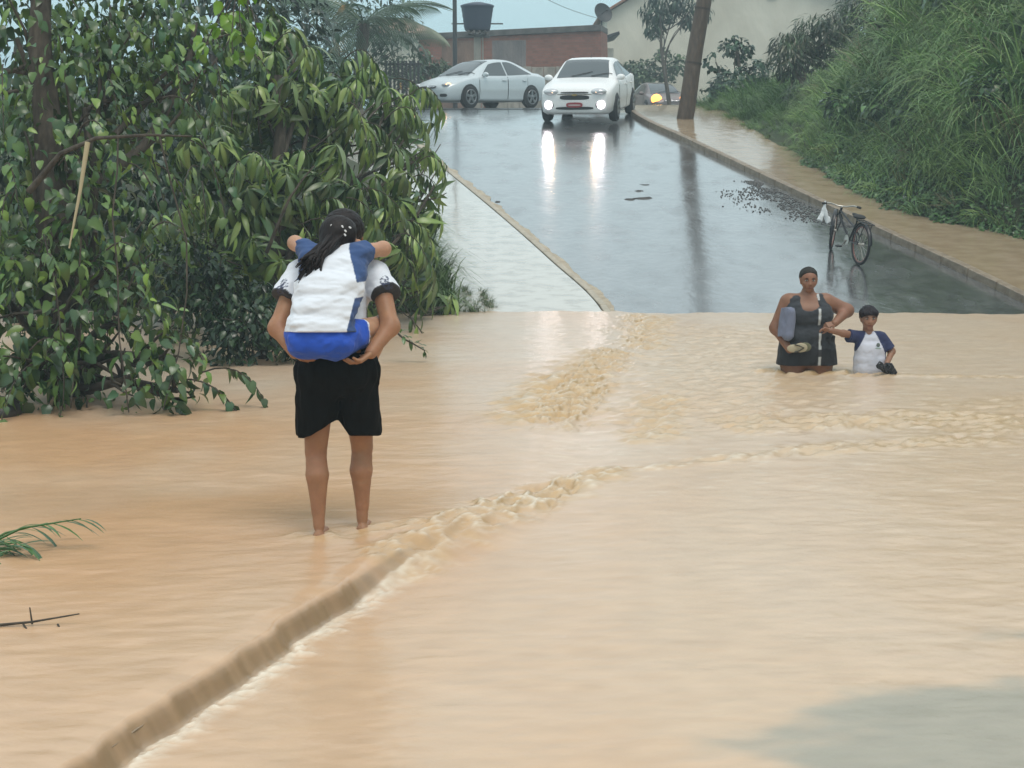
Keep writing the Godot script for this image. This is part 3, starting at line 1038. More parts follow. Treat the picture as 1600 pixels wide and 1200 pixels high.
func build_man() -> void:
	var o := person("person", "man seen from behind in white shirt and black shorts carrying a girl on his back", Vector3(-0.93, 0.1, -8.1))
	var sh := Shape.new()
	sh.col = Color(0.33, 0.165, 0.09)
	var skin_col := sh.col
	var p := []
	var V := func(x, y, z): return Vector3(x, y, z)
	# legs: hip, knee, calf, ankle, heel, toe
	for l in [[-0.09, -0.125, -0.108, 0.0, -0.01, 0.03], [0.095, 0.112, 0.11, -0.06, -0.13, -0.12]]:
		var hip := Vector3(l[0], 0.9, 0.03)
		var knee := Vector3(l[1], 0.49, l[4] + 0.0)
		var ank := Vector3(l[2], 0.085, l[5] + 0.02)
		var calf := knee.lerp(ank, 0.32) + Vector3(-0.004 * signf(l[0]), 0, 0.014)
		cap(p, hip, knee, 0.09, 0.06)
		cap(p, knee.lerp(ank, 0.06), calf, 0.056, 0.061)
		cap(p, calf, knee.lerp(ank, 0.8), 0.061, 0.036)
		cap(p, knee.lerp(ank, 0.7), ank, 0.037, 0.031)
		cap(p, ank + Vector3(0, -0.05, 0.025), ank + Vector3(0.012, -0.06, -0.13), 0.033, 0.03)
		cap(p, ank + Vector3(0.0, -0.07, -0.12), ank + Vector3(0.01, -0.075, -0.18), 0.034, 0.024)
	net(sh, p, 0.01, 0.012, {"paint": tone(sh.col)})
	p = []
	sh.col = skin_col
	# trunk leaning forwards, neck
	cap(p, Vector3(-0.06, 0.97, 0.02), Vector3(0.06, 0.97, 0.02), 0.12, 0.12)
	cap(p, Vector3(0, 1.05, 0.0), Vector3(0, 1.3, -0.17), 0.125, 0.13)
	cap(p, Vector3(-0.13, 1.39, -0.22), Vector3(0.11, 1.39, -0.22), 0.085, 0.085)
	cap(p, Vector3(0, 1.4, -0.25), Vector3(0, 1.56, -0.36), 0.06, 0.055)
	# arms reach down and back under the girl's legs
	cap(p, Vector3(-0.225, 1.42, -0.2), Vector3(-0.318, 1.15, -0.02), 0.056, 0.045)
	cap(p, Vector3(-0.318, 1.15, -0.02), Vector3(-0.21, 1.03, 0.1), 0.046, 0.032)
	cap(p, Vector3(0.205, 1.42, -0.2), Vector3(0.285, 1.16, -0.0), 0.056, 0.046)
	cap(p, Vector3(0.285, 1.16, -0.0), Vector3(0.19, 1.035, 0.13), 0.047, 0.033)
	net(sh, p, 0.011, 0.035, {"paint": tone(sh.col)})
	sh.col = skin_col
	hand(sh, Vector3(0.19, 1.035, 0.13), Vector3(-0.62, -0.42, 0.5), Vector3(-0.3, 0.95, -0.1), 0.5, 1.0, 1.0)
	sh.col = skin_col
	hand(sh, Vector3(-0.21, 1.03, 0.1), Vector3(0.65, -0.3, 0.6), Vector3(0.3, 0.95, -0.1), 0.5, 1.0, -1.0)
	# head turned a little to the right, mostly hidden by the girl's
	var h := []
	cap(h, Vector3(0.0, 1.645, -0.42), Vector3(0.0, 1.64, -0.46), 0.088, 0.086)
	cap(h, Vector3(0.0, 1.57, -0.45), Vector3(0.0, 1.54, -0.5), 0.06, 0.045)
	cap(h, Vector3(0.0, 1.615, -0.55), Vector3(0.0, 1.595, -0.565), 0.016, 0.016)
	for s in [-1, 1]:
		cap(h, Vector3(s * 0.09, 1.63, -0.43), Vector3(s * 0.1, 1.6, -0.425), 0.016, 0.012, Vector3(0.6, 1, 1))
		cap(h, Vector3(s * 0.035, 1.635, -0.56), Vector3(s * 0.035, 1.635, -0.57), 0.014, 0.014, Vector3.ONE, 0, true)
	cap(h, Vector3(0, 1.5, -0.36), Vector3(0, 1.6, -0.42), 0.055, 0.06)
	sh.col = skin_col
	net(sh, h, 0.006, 0.02)
	obj("body", sh, M.skin, o)
	# hair
	var hr := Shape.new()
	hr.col = Color(0.012, 0.01, 0.01)
	var q := []
	cap(q, Vector3(0, 1.655, -0.41), Vector3(0, 1.655, -0.46), 0.112, 0.108)
	cap(q, Vector3(0, 1.62, -0.375), Vector3(0, 1.58, -0.37), 0.07, 0.05)
	net(hr, q, 0.006, 0.02, {"folds": [[fine, 40.0, 0.008]], "clips": [Plane(Vector3(0, -0.55, -0.83).normalized(), Vector3(0, 1.6, -0.5))]})
	obj("hair", hr, M.hair, o)
	# shirt: white, black cuffs, a dark printed badge on each sleeve
	var st := Shape.new()
	q = []
	cap(q, Vector3(-0.07, 0.98, 0.02), Vector3(0.07, 0.98, 0.02), 0.145, 0.145)
	cap(q, Vector3(0, 1.05, 0.0), Vector3(0, 1.3, -0.17), 0.155, 0.155)
	cap(q, Vector3(-0.15, 1.395, -0.21), Vector3(0.13, 1.395, -0.21), 0.108, 0.108)
	cap(q, Vector3(-0.21, 1.42, -0.2), Vector3(-0.29, 1.295, -0.09), 0.08, 0.08, Vector3.ONE, 2)
	cap(q, Vector3(0.19, 1.42, -0.2), Vector3(0.256, 1.32, -0.09), 0.08, 0.082, Vector3.ONE, 2)
	var cl := Vector3(-0.29, 1.295, -0.09)
	var cr := Vector3(0.256, 1.32, -0.09)
	var dl := (cl - Vector3(-0.21, 1.42, -0.2)).normalized()
	var dr := (cr - Vector3(0.19, 1.42, -0.2)).normalized()
	net(st, q, 0.0075, 0.04, {"folds": [[fine, 8.0, 0.013], [soft, 90.0, 0.007]], "clips": [Plane(Vector3(0, -1, 0), Vector3(0, 1.06, 0))], "paint": func(v: Vector3):
		var band := Color(0.7, 0.74, 0.8)
		for s in [[cl, dl, -1], [cr, dr, 1]]:
			var t: float = (v - s[0]).dot(s[1])
			if v.x * s[2] > 0.15 and t > -0.013: band = Color(0.03, 0.03, 0.035)
			# two small clusters of dark print on the outer sleeve
			for k in 2:
				var c: Vector3 = s[0] - s[1] * (0.062 + 0.05 * k) + Vector3(s[2] * 0.04, 0.01, 0.085)
				var e := v - c
				if v.z > -0.16 and v.x * s[2] > 0.16 and Vector2(e.x, e.y).length() < 0.024 and fine.get_noise_3dv(v * 55.0) > -0.08: band = Color(0.05, 0.06, 0.11)
		return band})
	obj("shirt", st, M.cloth, o)
	# black shorts
	var so := Shape.new()
	so.col = Color(0.0045, 0.0046, 0.006)
	q = []
	cap(q, Vector3(-0.075, 0.93, 0.02), Vector3(0.075, 0.93, 0.02), 0.148, 0.148)
	cap(q, Vector3(-0.1, 0.88, 0.02), Vector3(-0.122, 0.5, -0.01), 0.125, 0.108, Vector3.ONE)
	cap(q, Vector3(0.1, 0.88, 0.0), Vector3(0.115, 0.5, -0.1), 0.118, 0.108, Vector3.ONE)
	var pleat := FastNoiseLite.new()
	pleat.seed = 4
	pleat.frequency = 0.05
	net(so, q, 0.008, 0.03, {"folds": [[fine, Vector3(13, 2.2, 13), 0.018], [fine, 7.0, 0.008]], "hem": func(v: Vector3): return (0.655 - 0.085 * clampf((-v.x - 0.03) / 0.15, 0, 1) if v.x < 0.0 else 0.655 - 0.085 * clampf(v.x / 0.06, 0, 1)) - v.y + 0.006 * sin(v.z * 40.0), "clips": [Plane(Vector3(0, 1, 0), Vector3(0, 1.05, 0))]})
	obj("shorts", so, M.black_cloth, o)


func build_girl() -> void:
	var o := person("person", "girl with wet dark ponytail in white shirt and blue shorts riding piggyback", Vector3(-0.93, 0.16, -8.1))
	var sh := Shape.new()
	sh.col = Color(0.46, 0.26, 0.165)
	var skin_col := sh.col
	var p := []
	cap(p, Vector3(-0.12, 1.06, 0.2), Vector3(0.0, 1.06, 0.2), 0.085, 0.085)
	cap(p, Vector3(-0.05, 1.08, 0.19), Vector3(0.0, 1.4, 0.0), 0.09, 0.085)
	cap(p, Vector3(-0.11, 1.46, -0.02), Vector3(0.1, 1.47, -0.03), 0.05, 0.05)
	cap(p, Vector3(0.01, 1.48, -0.03), Vector3(0.015, 1.57, -0.07), 0.045, 0.042)
	# thighs grip his waist, shins hang in front of him
	cap(p, Vector3(0.05, 1.07, 0.16), Vector3(0.235, 1.09, -0.13), 0.072, 0.056)
	cap(p, Vector3(-0.14, 1.07, 0.16), Vector3(-0.265, 1.08, -0.13), 0.068, 0.056)
	cap(p, Vector3(0.235, 1.09, -0.13), Vector3(0.09, 0.74, -0.28), 0.052, 0.032)
	cap(p, Vector3(-0.275, 1.08, -0.13), Vector3(-0.11, 0.74, -0.28), 0.052, 0.032)
	for s in [0.09, -0.11]: cap(p, Vector3(s, 0.72, -0.27), Vector3(s, 0.66, -0.38), 0.03, 0.024)
	# arms round his neck
	cap(p, Vector3(-0.145, 1.485, -0.03), Vector3(-0.238, 1.53, -0.19), 0.044, 0.036)
	cap(p, Vector3(-0.238, 1.53, -0.19), Vector3(-0.03, 1.44, -0.44), 0.036, 0.026)
	cap(p, Vector3(0.12, 1.49, -0.04), Vector3(0.238, 1.5, -0.18), 0.044, 0.037)
	cap(p, Vector3(0.238, 1.5, -0.18), Vector3(0.04, 1.42, -0.44), 0.037, 0.026)
	net(sh, p, 0.01, 0.03, {"paint": tone(sh.col)})
	sh.col = skin_col
	hand(sh, Vector3(-0.03, 1.44, -0.44), Vector3(0.85, -0.25, -0.35), Vector3(0.2, 0.1, 0.9), 0.4, 0.82, 1.0)
	sh.col = skin_col
	hand(sh, Vector3(0.04, 1.42, -0.44), Vector3(-0.85, -0.3, -0.3), Vector3(-0.2, 0.1, 0.9), 0.4, 0.82, -1.0)
	# head resting beside his, face turned to the right
	var h := []
	var hc := Vector3(0.012, 1.57, -0.12)
	cap(h, hc, hc + Vector3(0.012, 0.005, -0.02), 0.074, 0.074)
	cap(h, hc + Vector3(0.045, -0.065, -0.03), hc + Vector3(0.06, -0.085, -0.045), 0.05, 0.036)
	cap(h, hc + Vector3(0.094, -0.03, -0.05), hc + Vector3(0.104, -0.045, -0.055), 0.012, 0.014)
	cap(h, hc + Vector3(0.082, -0.075, -0.05), hc + Vector3(0.085, -0.075, -0.055), 0.016, 0.014)
	cap(h, hc + Vector3(0.075, -0.02, 0.02), hc + Vector3(0.07, -0.055, 0.02), 0.017, 0.012, Vector3(0.7, 1, 1))
	cap(h, hc + Vector3(-0.005, -0.1, 0.05), hc + Vector3(0.0, -0.06, 0.02), 0.04, 0.05)
	sh.col = skin_col
	net(sh, h, 0.005, 0.018)
	obj("body", sh, M.skin, o)
	var st := Shape.new()
	var q := []
	cap(q, Vector3(-0.125, 1.09, 0.2), Vector3(0.005, 1.09, 0.2), 0.128, 0.122)
	cap(q, Vector3(-0.1, 1.2, 0.165), Vector3(0.015, 1.22, 0.155), 0.118, 0.118)
	cap(q, Vector3(-0.09, 1.3, 0.11), Vector3(0.04, 1.31, 0.1), 0.118, 0.116)
	cap(q, Vector3(-0.075, 1.38, 0.04), Vector3(0.06, 1.39, 0.03), 0.112, 0.108)
	cap(q, Vector3(-0.1, 1.455, -0.02), Vector3(0.09, 1.465, -0.03), 0.078, 0.075)
	cap(q, Vector3(-0.14, 1.48, -0.03), Vector3(-0.178, 1.505, -0.1), 0.06, 0.056, Vector3.ONE, 2)
	cap(q, Vector3(0.115, 1.48, -0.04), Vector3(0.158, 1.492, -0.095), 0.062, 0.057, Vector3.ONE, 2)
	net(st, q, 0.0065, 0.03, {"folds": [[fine, Vector3(3.5, 10, 6), 0.02], [soft, Vector3(90, 300, 90), 0.009]], "clips": [Plane(Vector3(0.0, -1, 0.1).normalized(), Vector3(0, 1.105, 0.3))], "paint": func(v: Vector3):
		var c := Color(0.72, 0.76, 0.82)
		var mid := lerpf(-0.06, 0.0, clampf((v.y - 1.1) / 0.4, 0, 1))
		var edge := lerpf(0.15, 0.075, clampf((v.y - 1.35) / 0.16, 0, 1))
		if v.y > 1.35 and v.x - mid > edge: c = Color(0.035, 0.075, 0.2)
		if v.y > 1.36 and mid - v.x > edge: c = Color(0.035, 0.075, 0.2)
		if v.y < 1.27 and v.x - mid > lerpf(0.142, 0.155, clampf((v.y - 1.1) / 0.2, 0, 1)) : c = Color(0.03, 0.07, 0.19)
		return c})
	obj("shirt", st, M.cloth, o)
	var so := Shape.new()
	q = []
	cap(q, Vector3(-0.13, 1.055, 0.21), Vector3(0.0, 1.055, 0.21), 0.112, 0.115, Vector3(1, 0.9, 1))
	cap(q, Vector3(0.02, 1.06, 0.19), Vector3(0.122, 1.085, 0.055), 0.108, 0.092, Vector3.ONE, 2)
	cap(q, Vector3(-0.13, 1.06, 0.19), Vector3(-0.185, 1.08, 0.05), 0.1, 0.085, Vector3.ONE, 2)
	var hem := Vector3(0.122, 1.085, 0.055)
	var hd := (hem - Vector3(0.02, 1.06, 0.19)).normalized()
	net(so, q, 0.0065, 0.03, {"folds": [[fine, Vector3(8, 10, 12), 0.013], [soft, 90.0, 0.006]], "clips": [Plane(Vector3(0, 1, 0), Vector3(0, 1.15, 0))], "paint": func(v: Vector3):
		if v.x > 0.04 and (v - hem).dot(hd) > -0.016: return Color(0.7, 0.74, 0.82)
		return Color(0.012, 0.075, 0.46)})
	obj("shorts", so, M.cloth, o)
	# hair: cap, ponytail of wet locks, white clips
	var hr := Shape.new()
	hr.col = Color(0.013, 0.011, 0.011)
	q = []
	cap(q, hc + Vector3(-0.008, 0.012, 0.015), hc + Vector3(0.0, 0.008, -0.01), 0.102, 0.098)
	cap(q, hc + Vector3(-0.03, -0.03, 0.06), hc + Vector3(-0.05, -0.09, 0.1), 0.072, 0.062)
	net(hr, q, 0.005, 0.02, {"folds": [[fine, Vector3(90, 16, 40), 0.004]], "clips": [Plane(Vector3(0.8, -0.35, -0.5).normalized(), hc + Vector3(0.04, -0.03, -0.03))]})
	rng.seed = 11
	for k in 90:
		var a := hc + Vector3(rng.randf_range(-0.06, 0.03), rng.randf_range(-0.06, 0.03), 0.085 + rng.randf_range(-0.02, 0.015))
		var b := Vector3(-0.135 + rng.randf_range(-0.055, 0.06), 1.40 + rng.randf_range(-0.06, 0.07), 0.165 + rng.randf_range(-0.02, 0.02))
		var m := Vector3(-0.075 + rng.randf_range(-0.055, 0.05), 1.5 + rng.randf_range(-0.02, 0.02), 0.125 + rng.randf_range(-0.02, 0.03))
		var path := []
		var ph := rng.randf() * TAU
		for j in 9:
			var t := j / 8.0
			path.append(a.lerp(m, t).lerp(m.lerp(b, t), t) + Vector3(sin(ph + t * 14.0), 0, cos(ph + t * 14.0)) * 0.008 * t)
		hr.tube(path, [0.010, 0.011, 0.012, 0.012, 0.011, 0.010, 0.008, 0.005, 0.002], 5)
	obj("hair", hr, M.hair, o)
	for c in [Vector3(-0.03, 0.055, 0.083), Vector3(0.022, 0.05, 0.088), Vector3(0.036, 0.03, 0.09), Vector3(0.034, 0.012, 0.094), Vector3(0.055, 0.045, 0.07)]:
		var s := Shape.new()
		s.box(hc + c * 1.13, Vector3(0.01, 0.016, 0.01), 0.003, Basis(Vector3.BACK, c.x * 20.0))
		obj("hair_clip", s, M.white_plastic, o)


func face_parts(o: Node3D, c: Vector3, w: float) -> void:      # eyes, brows and mouth on a head of half width w that faces +z; c is midway between the eyes on the face
	for s in [-1, 1]:
		var e := Shape.new()
		e.col = Color(0.5, 0.47, 0.44)
		e.ball(c + Vector3(s * w * 0.42, 0, -0.004), Vector3(w * 0.18, w * 0.075, 0.008), 8)
		e.col = Color(0.012, 0.009, 0.008)
		e.ball(c + Vector3(s * w * 0.42, 0, 0.0), Vector3(w * 0.085, w * 0.08, 0.006), 8)
		obj("eye", e, M.skin, o)
		var b := Shape.new()
		b.col = Color(0.02, 0.014, 0.012)
		b.tube([c + Vector3(s * w * 0.2, w * 0.2, 0.006), c + Vector3(s * w * 0.45, w * 0.25, 0.004), c + Vector3(s * w * 0.68, w * 0.17, -0.008)], [0.003, 0.0045, 0.002], 5)
		obj("eyebrow", b, M.skin, o)
	var m := Shape.new()
	m.col = Color(0.2, 0.075, 0.06)
	m.tube([c + Vector3(-w * 0.36, -w * 0.92, -0.006), c + Vector3(-w * 0.12, -w * 0.88, 0.007), c + Vector3(0, -w * 0.9, 0.009), c + Vector3(w * 0.12, -w * 0.88, 0.007), c + Vector3(w * 0.36, -w * 0.92, -0.006)], [0.002, 0.006, 0.0065, 0.006, 0.002], 6)
	obj("lips", m, M.skin, o)


func head_facing(sh: Shape, c: Vector3, w: float, tall: float) -> void:     # c: centre of the skull, the face towards +z
	var h := []
	cap(h, c + Vector3(0, 0, -0.01), c + Vector3(0, 0.0, 0.012), w, w * 0.97)
	cap(h, c + Vector3(0, -tall * 0.3, 0.02), c + Vector3(0, -tall * 0.44, 0.035), w * 0.8, w * 0.5)
	cap(h, c + Vector3(0, -tall * 0.08, w * 1.02), c + Vector3(0, -tall * 0.24, w * 1.16), w * 0.11, w * 0.19)       # nose
	for s in [-1, 1]:
		cap(h, c + Vector3(s * w * 0.1, -tall * 0.25, w * 1.05), c + Vector3(s * w * 0.16, -tall * 0.25, w * 1.03), w * 0.12, w * 0.12)
		cap(h, c + Vector3(s * w * 0.5, -tall * 0.22, w * 0.62), c + Vector3(s * w * 0.42, -tall * 0.28, w * 0.66), w * 0.34, w * 0.3)
		cap(h, c + Vector3(s * w * 0.99, -tall * 0.06, 0.0), c + Vector3(s * w * 0.97, -tall * 0.22, 0.006), w * 0.18, w * 0.12, Vector3(0.6, 1, 1))
		cap(h, c + Vector3(s * w * 0.42, -tall * 0.085, w * 1.02), c + Vector3(s * w * 0.42, -tall * 0.085, w * 1.1), w * 0.15, w * 0.17, Vector3.ONE, 0, true)
	cap(h, c + Vector3(-w * 0.2, -tall * 0.355, w * 0.94), c + Vector3(w * 0.2, -tall * 0.355, w * 0.94), w * 0.15, w * 0.15)      # mouth
	cap(h, c + Vector3(0, -tall * 0.75, -0.02), c + Vector3(0, -tall * 0.3, -0.01), w * 0.62, w * 0.6)      # neck
	net(sh, h, 0.005, 0.02, {"paint": tone(sh.col)})


func build_woman() -> void:
	var place := Vector3(2.89, 0.0, -15.1)
	var o := person("person", "woman in dark vest wading thigh deep with a grey bundle under her arm", place)
	var sh := Shape.new()
	sh.col = Color(0.235, 0.115, 0.07)
	var skin_col := sh.col
	var p := []
	cap(p, Vector3(-0.13, 0.69, -0.02), Vector3(0.18, 0.69, -0.02), 0.085, 0.085)
	cap(p, Vector3(-0.07, 0.58, 0.0), Vector3(0.13, 0.58, 0.0), 0.13, 0.13)
	cap(p, Vector3(-0.06, 0.36, 0.0), Vector3(0.12, 0.36, 0.0), 0.14, 0.14)
	cap(p, Vector3(-0.08, 0.16, 0.0), Vector3(0.15, 0.16, 0.0), 0.15, 0.15)
	cap(p, Vector3(-0.11, 0.14, 0.0), Vector3(-0.1, -0.22, 0.04), 0.135, 0.08)
	cap(p, Vector3(0.17, 0.14, 0.0), Vector3(0.18, -0.22, 0.0), 0.135, 0.08)
	for l in [[-0.1, 0.04], [0.18, 0.0]]:
		cap(p, Vector3(l[0], -0.22, l[1]), Vector3(l[0], -0.56, l[1] - 0.04), 0.07, 0.042)
		cap(p, Vector3(l[0], -0.6, l[1] - 0.03), Vector3(l[0], -0.62, l[1] + 0.12), 0.042, 0.035)
	cap(p, Vector3(0.03, 0.68, -0.03), Vector3(0.03, 0.8, -0.02), 0.075, 0.06)
	# arm round the bundle
	cap(p, Vector3(-0.17, 0.69, -0.03), Vector3(-0.275, 0.43, -0.03), 0.075, 0.062)
	cap(p, Vector3(-0.275, 0.43, -0.03), Vector3(-0.17, 0.235, 0.17), 0.056, 0.034)
	# arm bent across, hand before the chest
	cap(p, Vector3(0.22, 0.69, -0.02), Vector3(0.43, 0.6, -0.06), 0.08, 0.066)
	cap(p, Vector3(0.43, 0.6, -0.06), Vector3(0.26, 0.5, 0.19), 0.06, 0.036)
	net(sh, p, 0.012, 0.04, {"paint": tone(sh.col)})
	sh.col = skin_col
	hand(sh, Vector3(0.26, 0.5, 0.19), Vector3(-0.85, -0.2, 0.25), Vector3(0.1, -0.7, -0.7), 0.6, 0.95, 1.0, 0.005)
	sh.col = skin_col
	hand(sh, Vector3(-0.17, 0.235, 0.17), Vector3(0.8, 0.15, 0.45), Vector3(0.2, 0.9, -0.3), 0.7, 0.95, -1.0, 0.005)
	var c := Vector3(0.03, 0.93, 0.0)
	sh.col = skin_col
	head_facing(sh, c, 0.081, 0.24)
	obj("body", sh, M.skin, o)
	face_parts(o, c + Vector3(0, -0.02, 0.082), 0.081)
	var hr := Shape.new()
	hr.col = Color(0.016, 0.012, 0.011)
	var q := []
	cap(q, c + Vector3(0, 0.018, -0.022), c + Vector3(0, 0.012, 0.0), 0.091, 0.086)
	cap(q, c + Vector3(0, -0.03, -0.05), c + Vector3(0, -0.05, -0.07), 0.07, 0.06)
	net(hr, q, 0.005, 0.02, {"folds": [[fine, Vector3(90, 12, 12), 0.003]], "clips": [Plane(Vector3(0, -0.62, 0.78).normalized(), c + Vector3(0, 0.03, 0.048))]})
	obj("hair", hr, M.hair, o)
	# vest and shorts
	var st := Shape.new()
	q = []
	cap(q, Vector3(-0.11, 0.68, -0.015), Vector3(0.165, 0.68, -0.015), 0.092, 0.092)
	cap(q, Vector3(-0.075, 0.57, 0.015), Vector3(0.135, 0.57, 0.015), 0.147, 0.147)
	cap(q, Vector3(-0.065, 0.36, 0.01), Vector3(0.125, 0.36, 0.01), 0.156, 0.156)
	cap(q, Vector3(-0.08, 0.24, 0.005), Vector3(0.15, 0.24, 0.005), 0.16, 0.16)
	cap(q, Vector3(0.03, 0.83, 0.06), Vector3(0.03, 0.71, 0.12), 0.088, 0.1, Vector3.ONE, 0, true)
	cap(q, Vector3(-0.3, 0.62, -0.02), Vector3(-0.24, 0.72, 0.0), 0.08, 0.07, Vector3.ONE, 0, true)
	cap(q, Vector3(0.36, 0.62, -0.02), Vector3(0.295, 0.74, 0.0), 0.08, 0.07, Vector3.ONE, 0, true)
	var stripe := func(v: Vector3, base: Color):
		if absf(v.x - 0.125 + (v.y - 0.4) * 0.02) < 0.012 and v.z > 0.0:
			return Color(0.5, 0.52, 0.52) if fmod(v.y * 4.2 + 4.0, 1.0) < 0.68 else Color(0.04, 0.04, 0.045)
		return base
	net(st, q, 0.008, 0.03, {"folds": [[fine, Vector3(7, 11, 7), 0.013]], "clips": [Plane(Vector3(0, -1, 0), Vector3(0, 0.21, 0))], "paint": func(v: Vector3): return stripe.call(v, Color(0.028, 0.033, 0.042))})
	obj("vest", st, M.cloth, o)
	var so := Shape.new()
	q = []
	cap(q, Vector3(-0.085, 0.33, 0.0), Vector3(0.15, 0.33, 0.0), 0.158, 0.158)
	cap(q, Vector3(-0.1, 0.2, 0.0), Vector3(-0.115, 0.06, 0.01), 0.155, 0.158, Vector3.ONE)
	cap(q, Vector3(0.17, 0.2, 0.0), Vector3(0.185, 0.06, 0.0), 0.155, 0.158, Vector3.ONE)
	cap(q, Vector3(-0.04, 0.2, 0.01), Vector3(0.11, 0.2, 0.01), 0.165, 0.165)
	cap(q, Vector3(0.03, 0.14, 0.01), Vector3(0.04, 0.13, 0.01), 0.16, 0.16)
	net(so, q, 0.009, 0.03, {"folds": [[fine, Vector3(10, 4, 10), 0.009]], "clips": [Plane(Vector3(0, -1, 0), Vector3(0, 0.075, 0)), Plane(Vector3(0, 1, 0), Vector3(0, 0.36, 0))], "paint": func(v: Vector3): return stripe.call(v, Color(0.012, 0.014, 0.017))})
	obj("shorts", so, M.cloth, o)
	# what she holds
	var b := Shape.new()
	q = []
	cap(q, Vector3(-0.185, 0.64, 0.1), Vector3(-0.205, 0.36, 0.12), 0.068, 0.078, Vector3(1, 1, 0.85), 3)
	cap(q, Vector3(-0.165, 0.6, 0.145), Vector3(-0.185, 0.38, 0.165), 0.05, 0.055)
	b.col = Color(0.15, 0.17, 0.24)
	net(b, q, 0.007, 0.02, {"folds": [[fine, Vector3(14, 5, 14), 0.012]]})
	var bundle := thing("rolled_cloth", "rolled grey blue cloth bundle clamped under the wading woman's arm", "bundle", place)
	obj("cloth", b, M.cloth, bundle)
	for k in 2:
		var fl := thing("flip_flop", ["cream flip-flop held sole outwards, the front one below the grey bundle", "olive flip-flop behind the cream one in the woman's hand"][k], "flip-flop", place + Vector3(-0.115 + k * 0.045, 0.26, 0.245 - k * 0.045), 0.0, "flip-flops in the woman's hand")
		var sole := Shape.new()
		sole.col = [Color(0.4, 0.35, 0.24), Color(0.14, 0.14, 0.08)][k]
		sole.ball(Vector3(-0.035, 0, 0), Vector3(0.06, 0.04, 0.012), 14)
		sole.ball(Vector3(0.04, 0.008, 0), Vector3(0.068, 0.047, 0.012), 14)
		obj("sole", sole, M.cloth, fl)
		var strap := Shape.new()
		strap.col = Color(0.06, 0.055, 0.04)
		strap.tube([Vector3(-0.02, 0.04, 0.008), Vector3(0.02, 0.03, 0.03), Vector3(0.07, 0.008, 0.012), Vector3(0.02, -0.02, 0.03), Vector3(-0.02, -0.035, 0.008)], [0.007], 6)
		obj("strap", strap, M.cloth, fl)


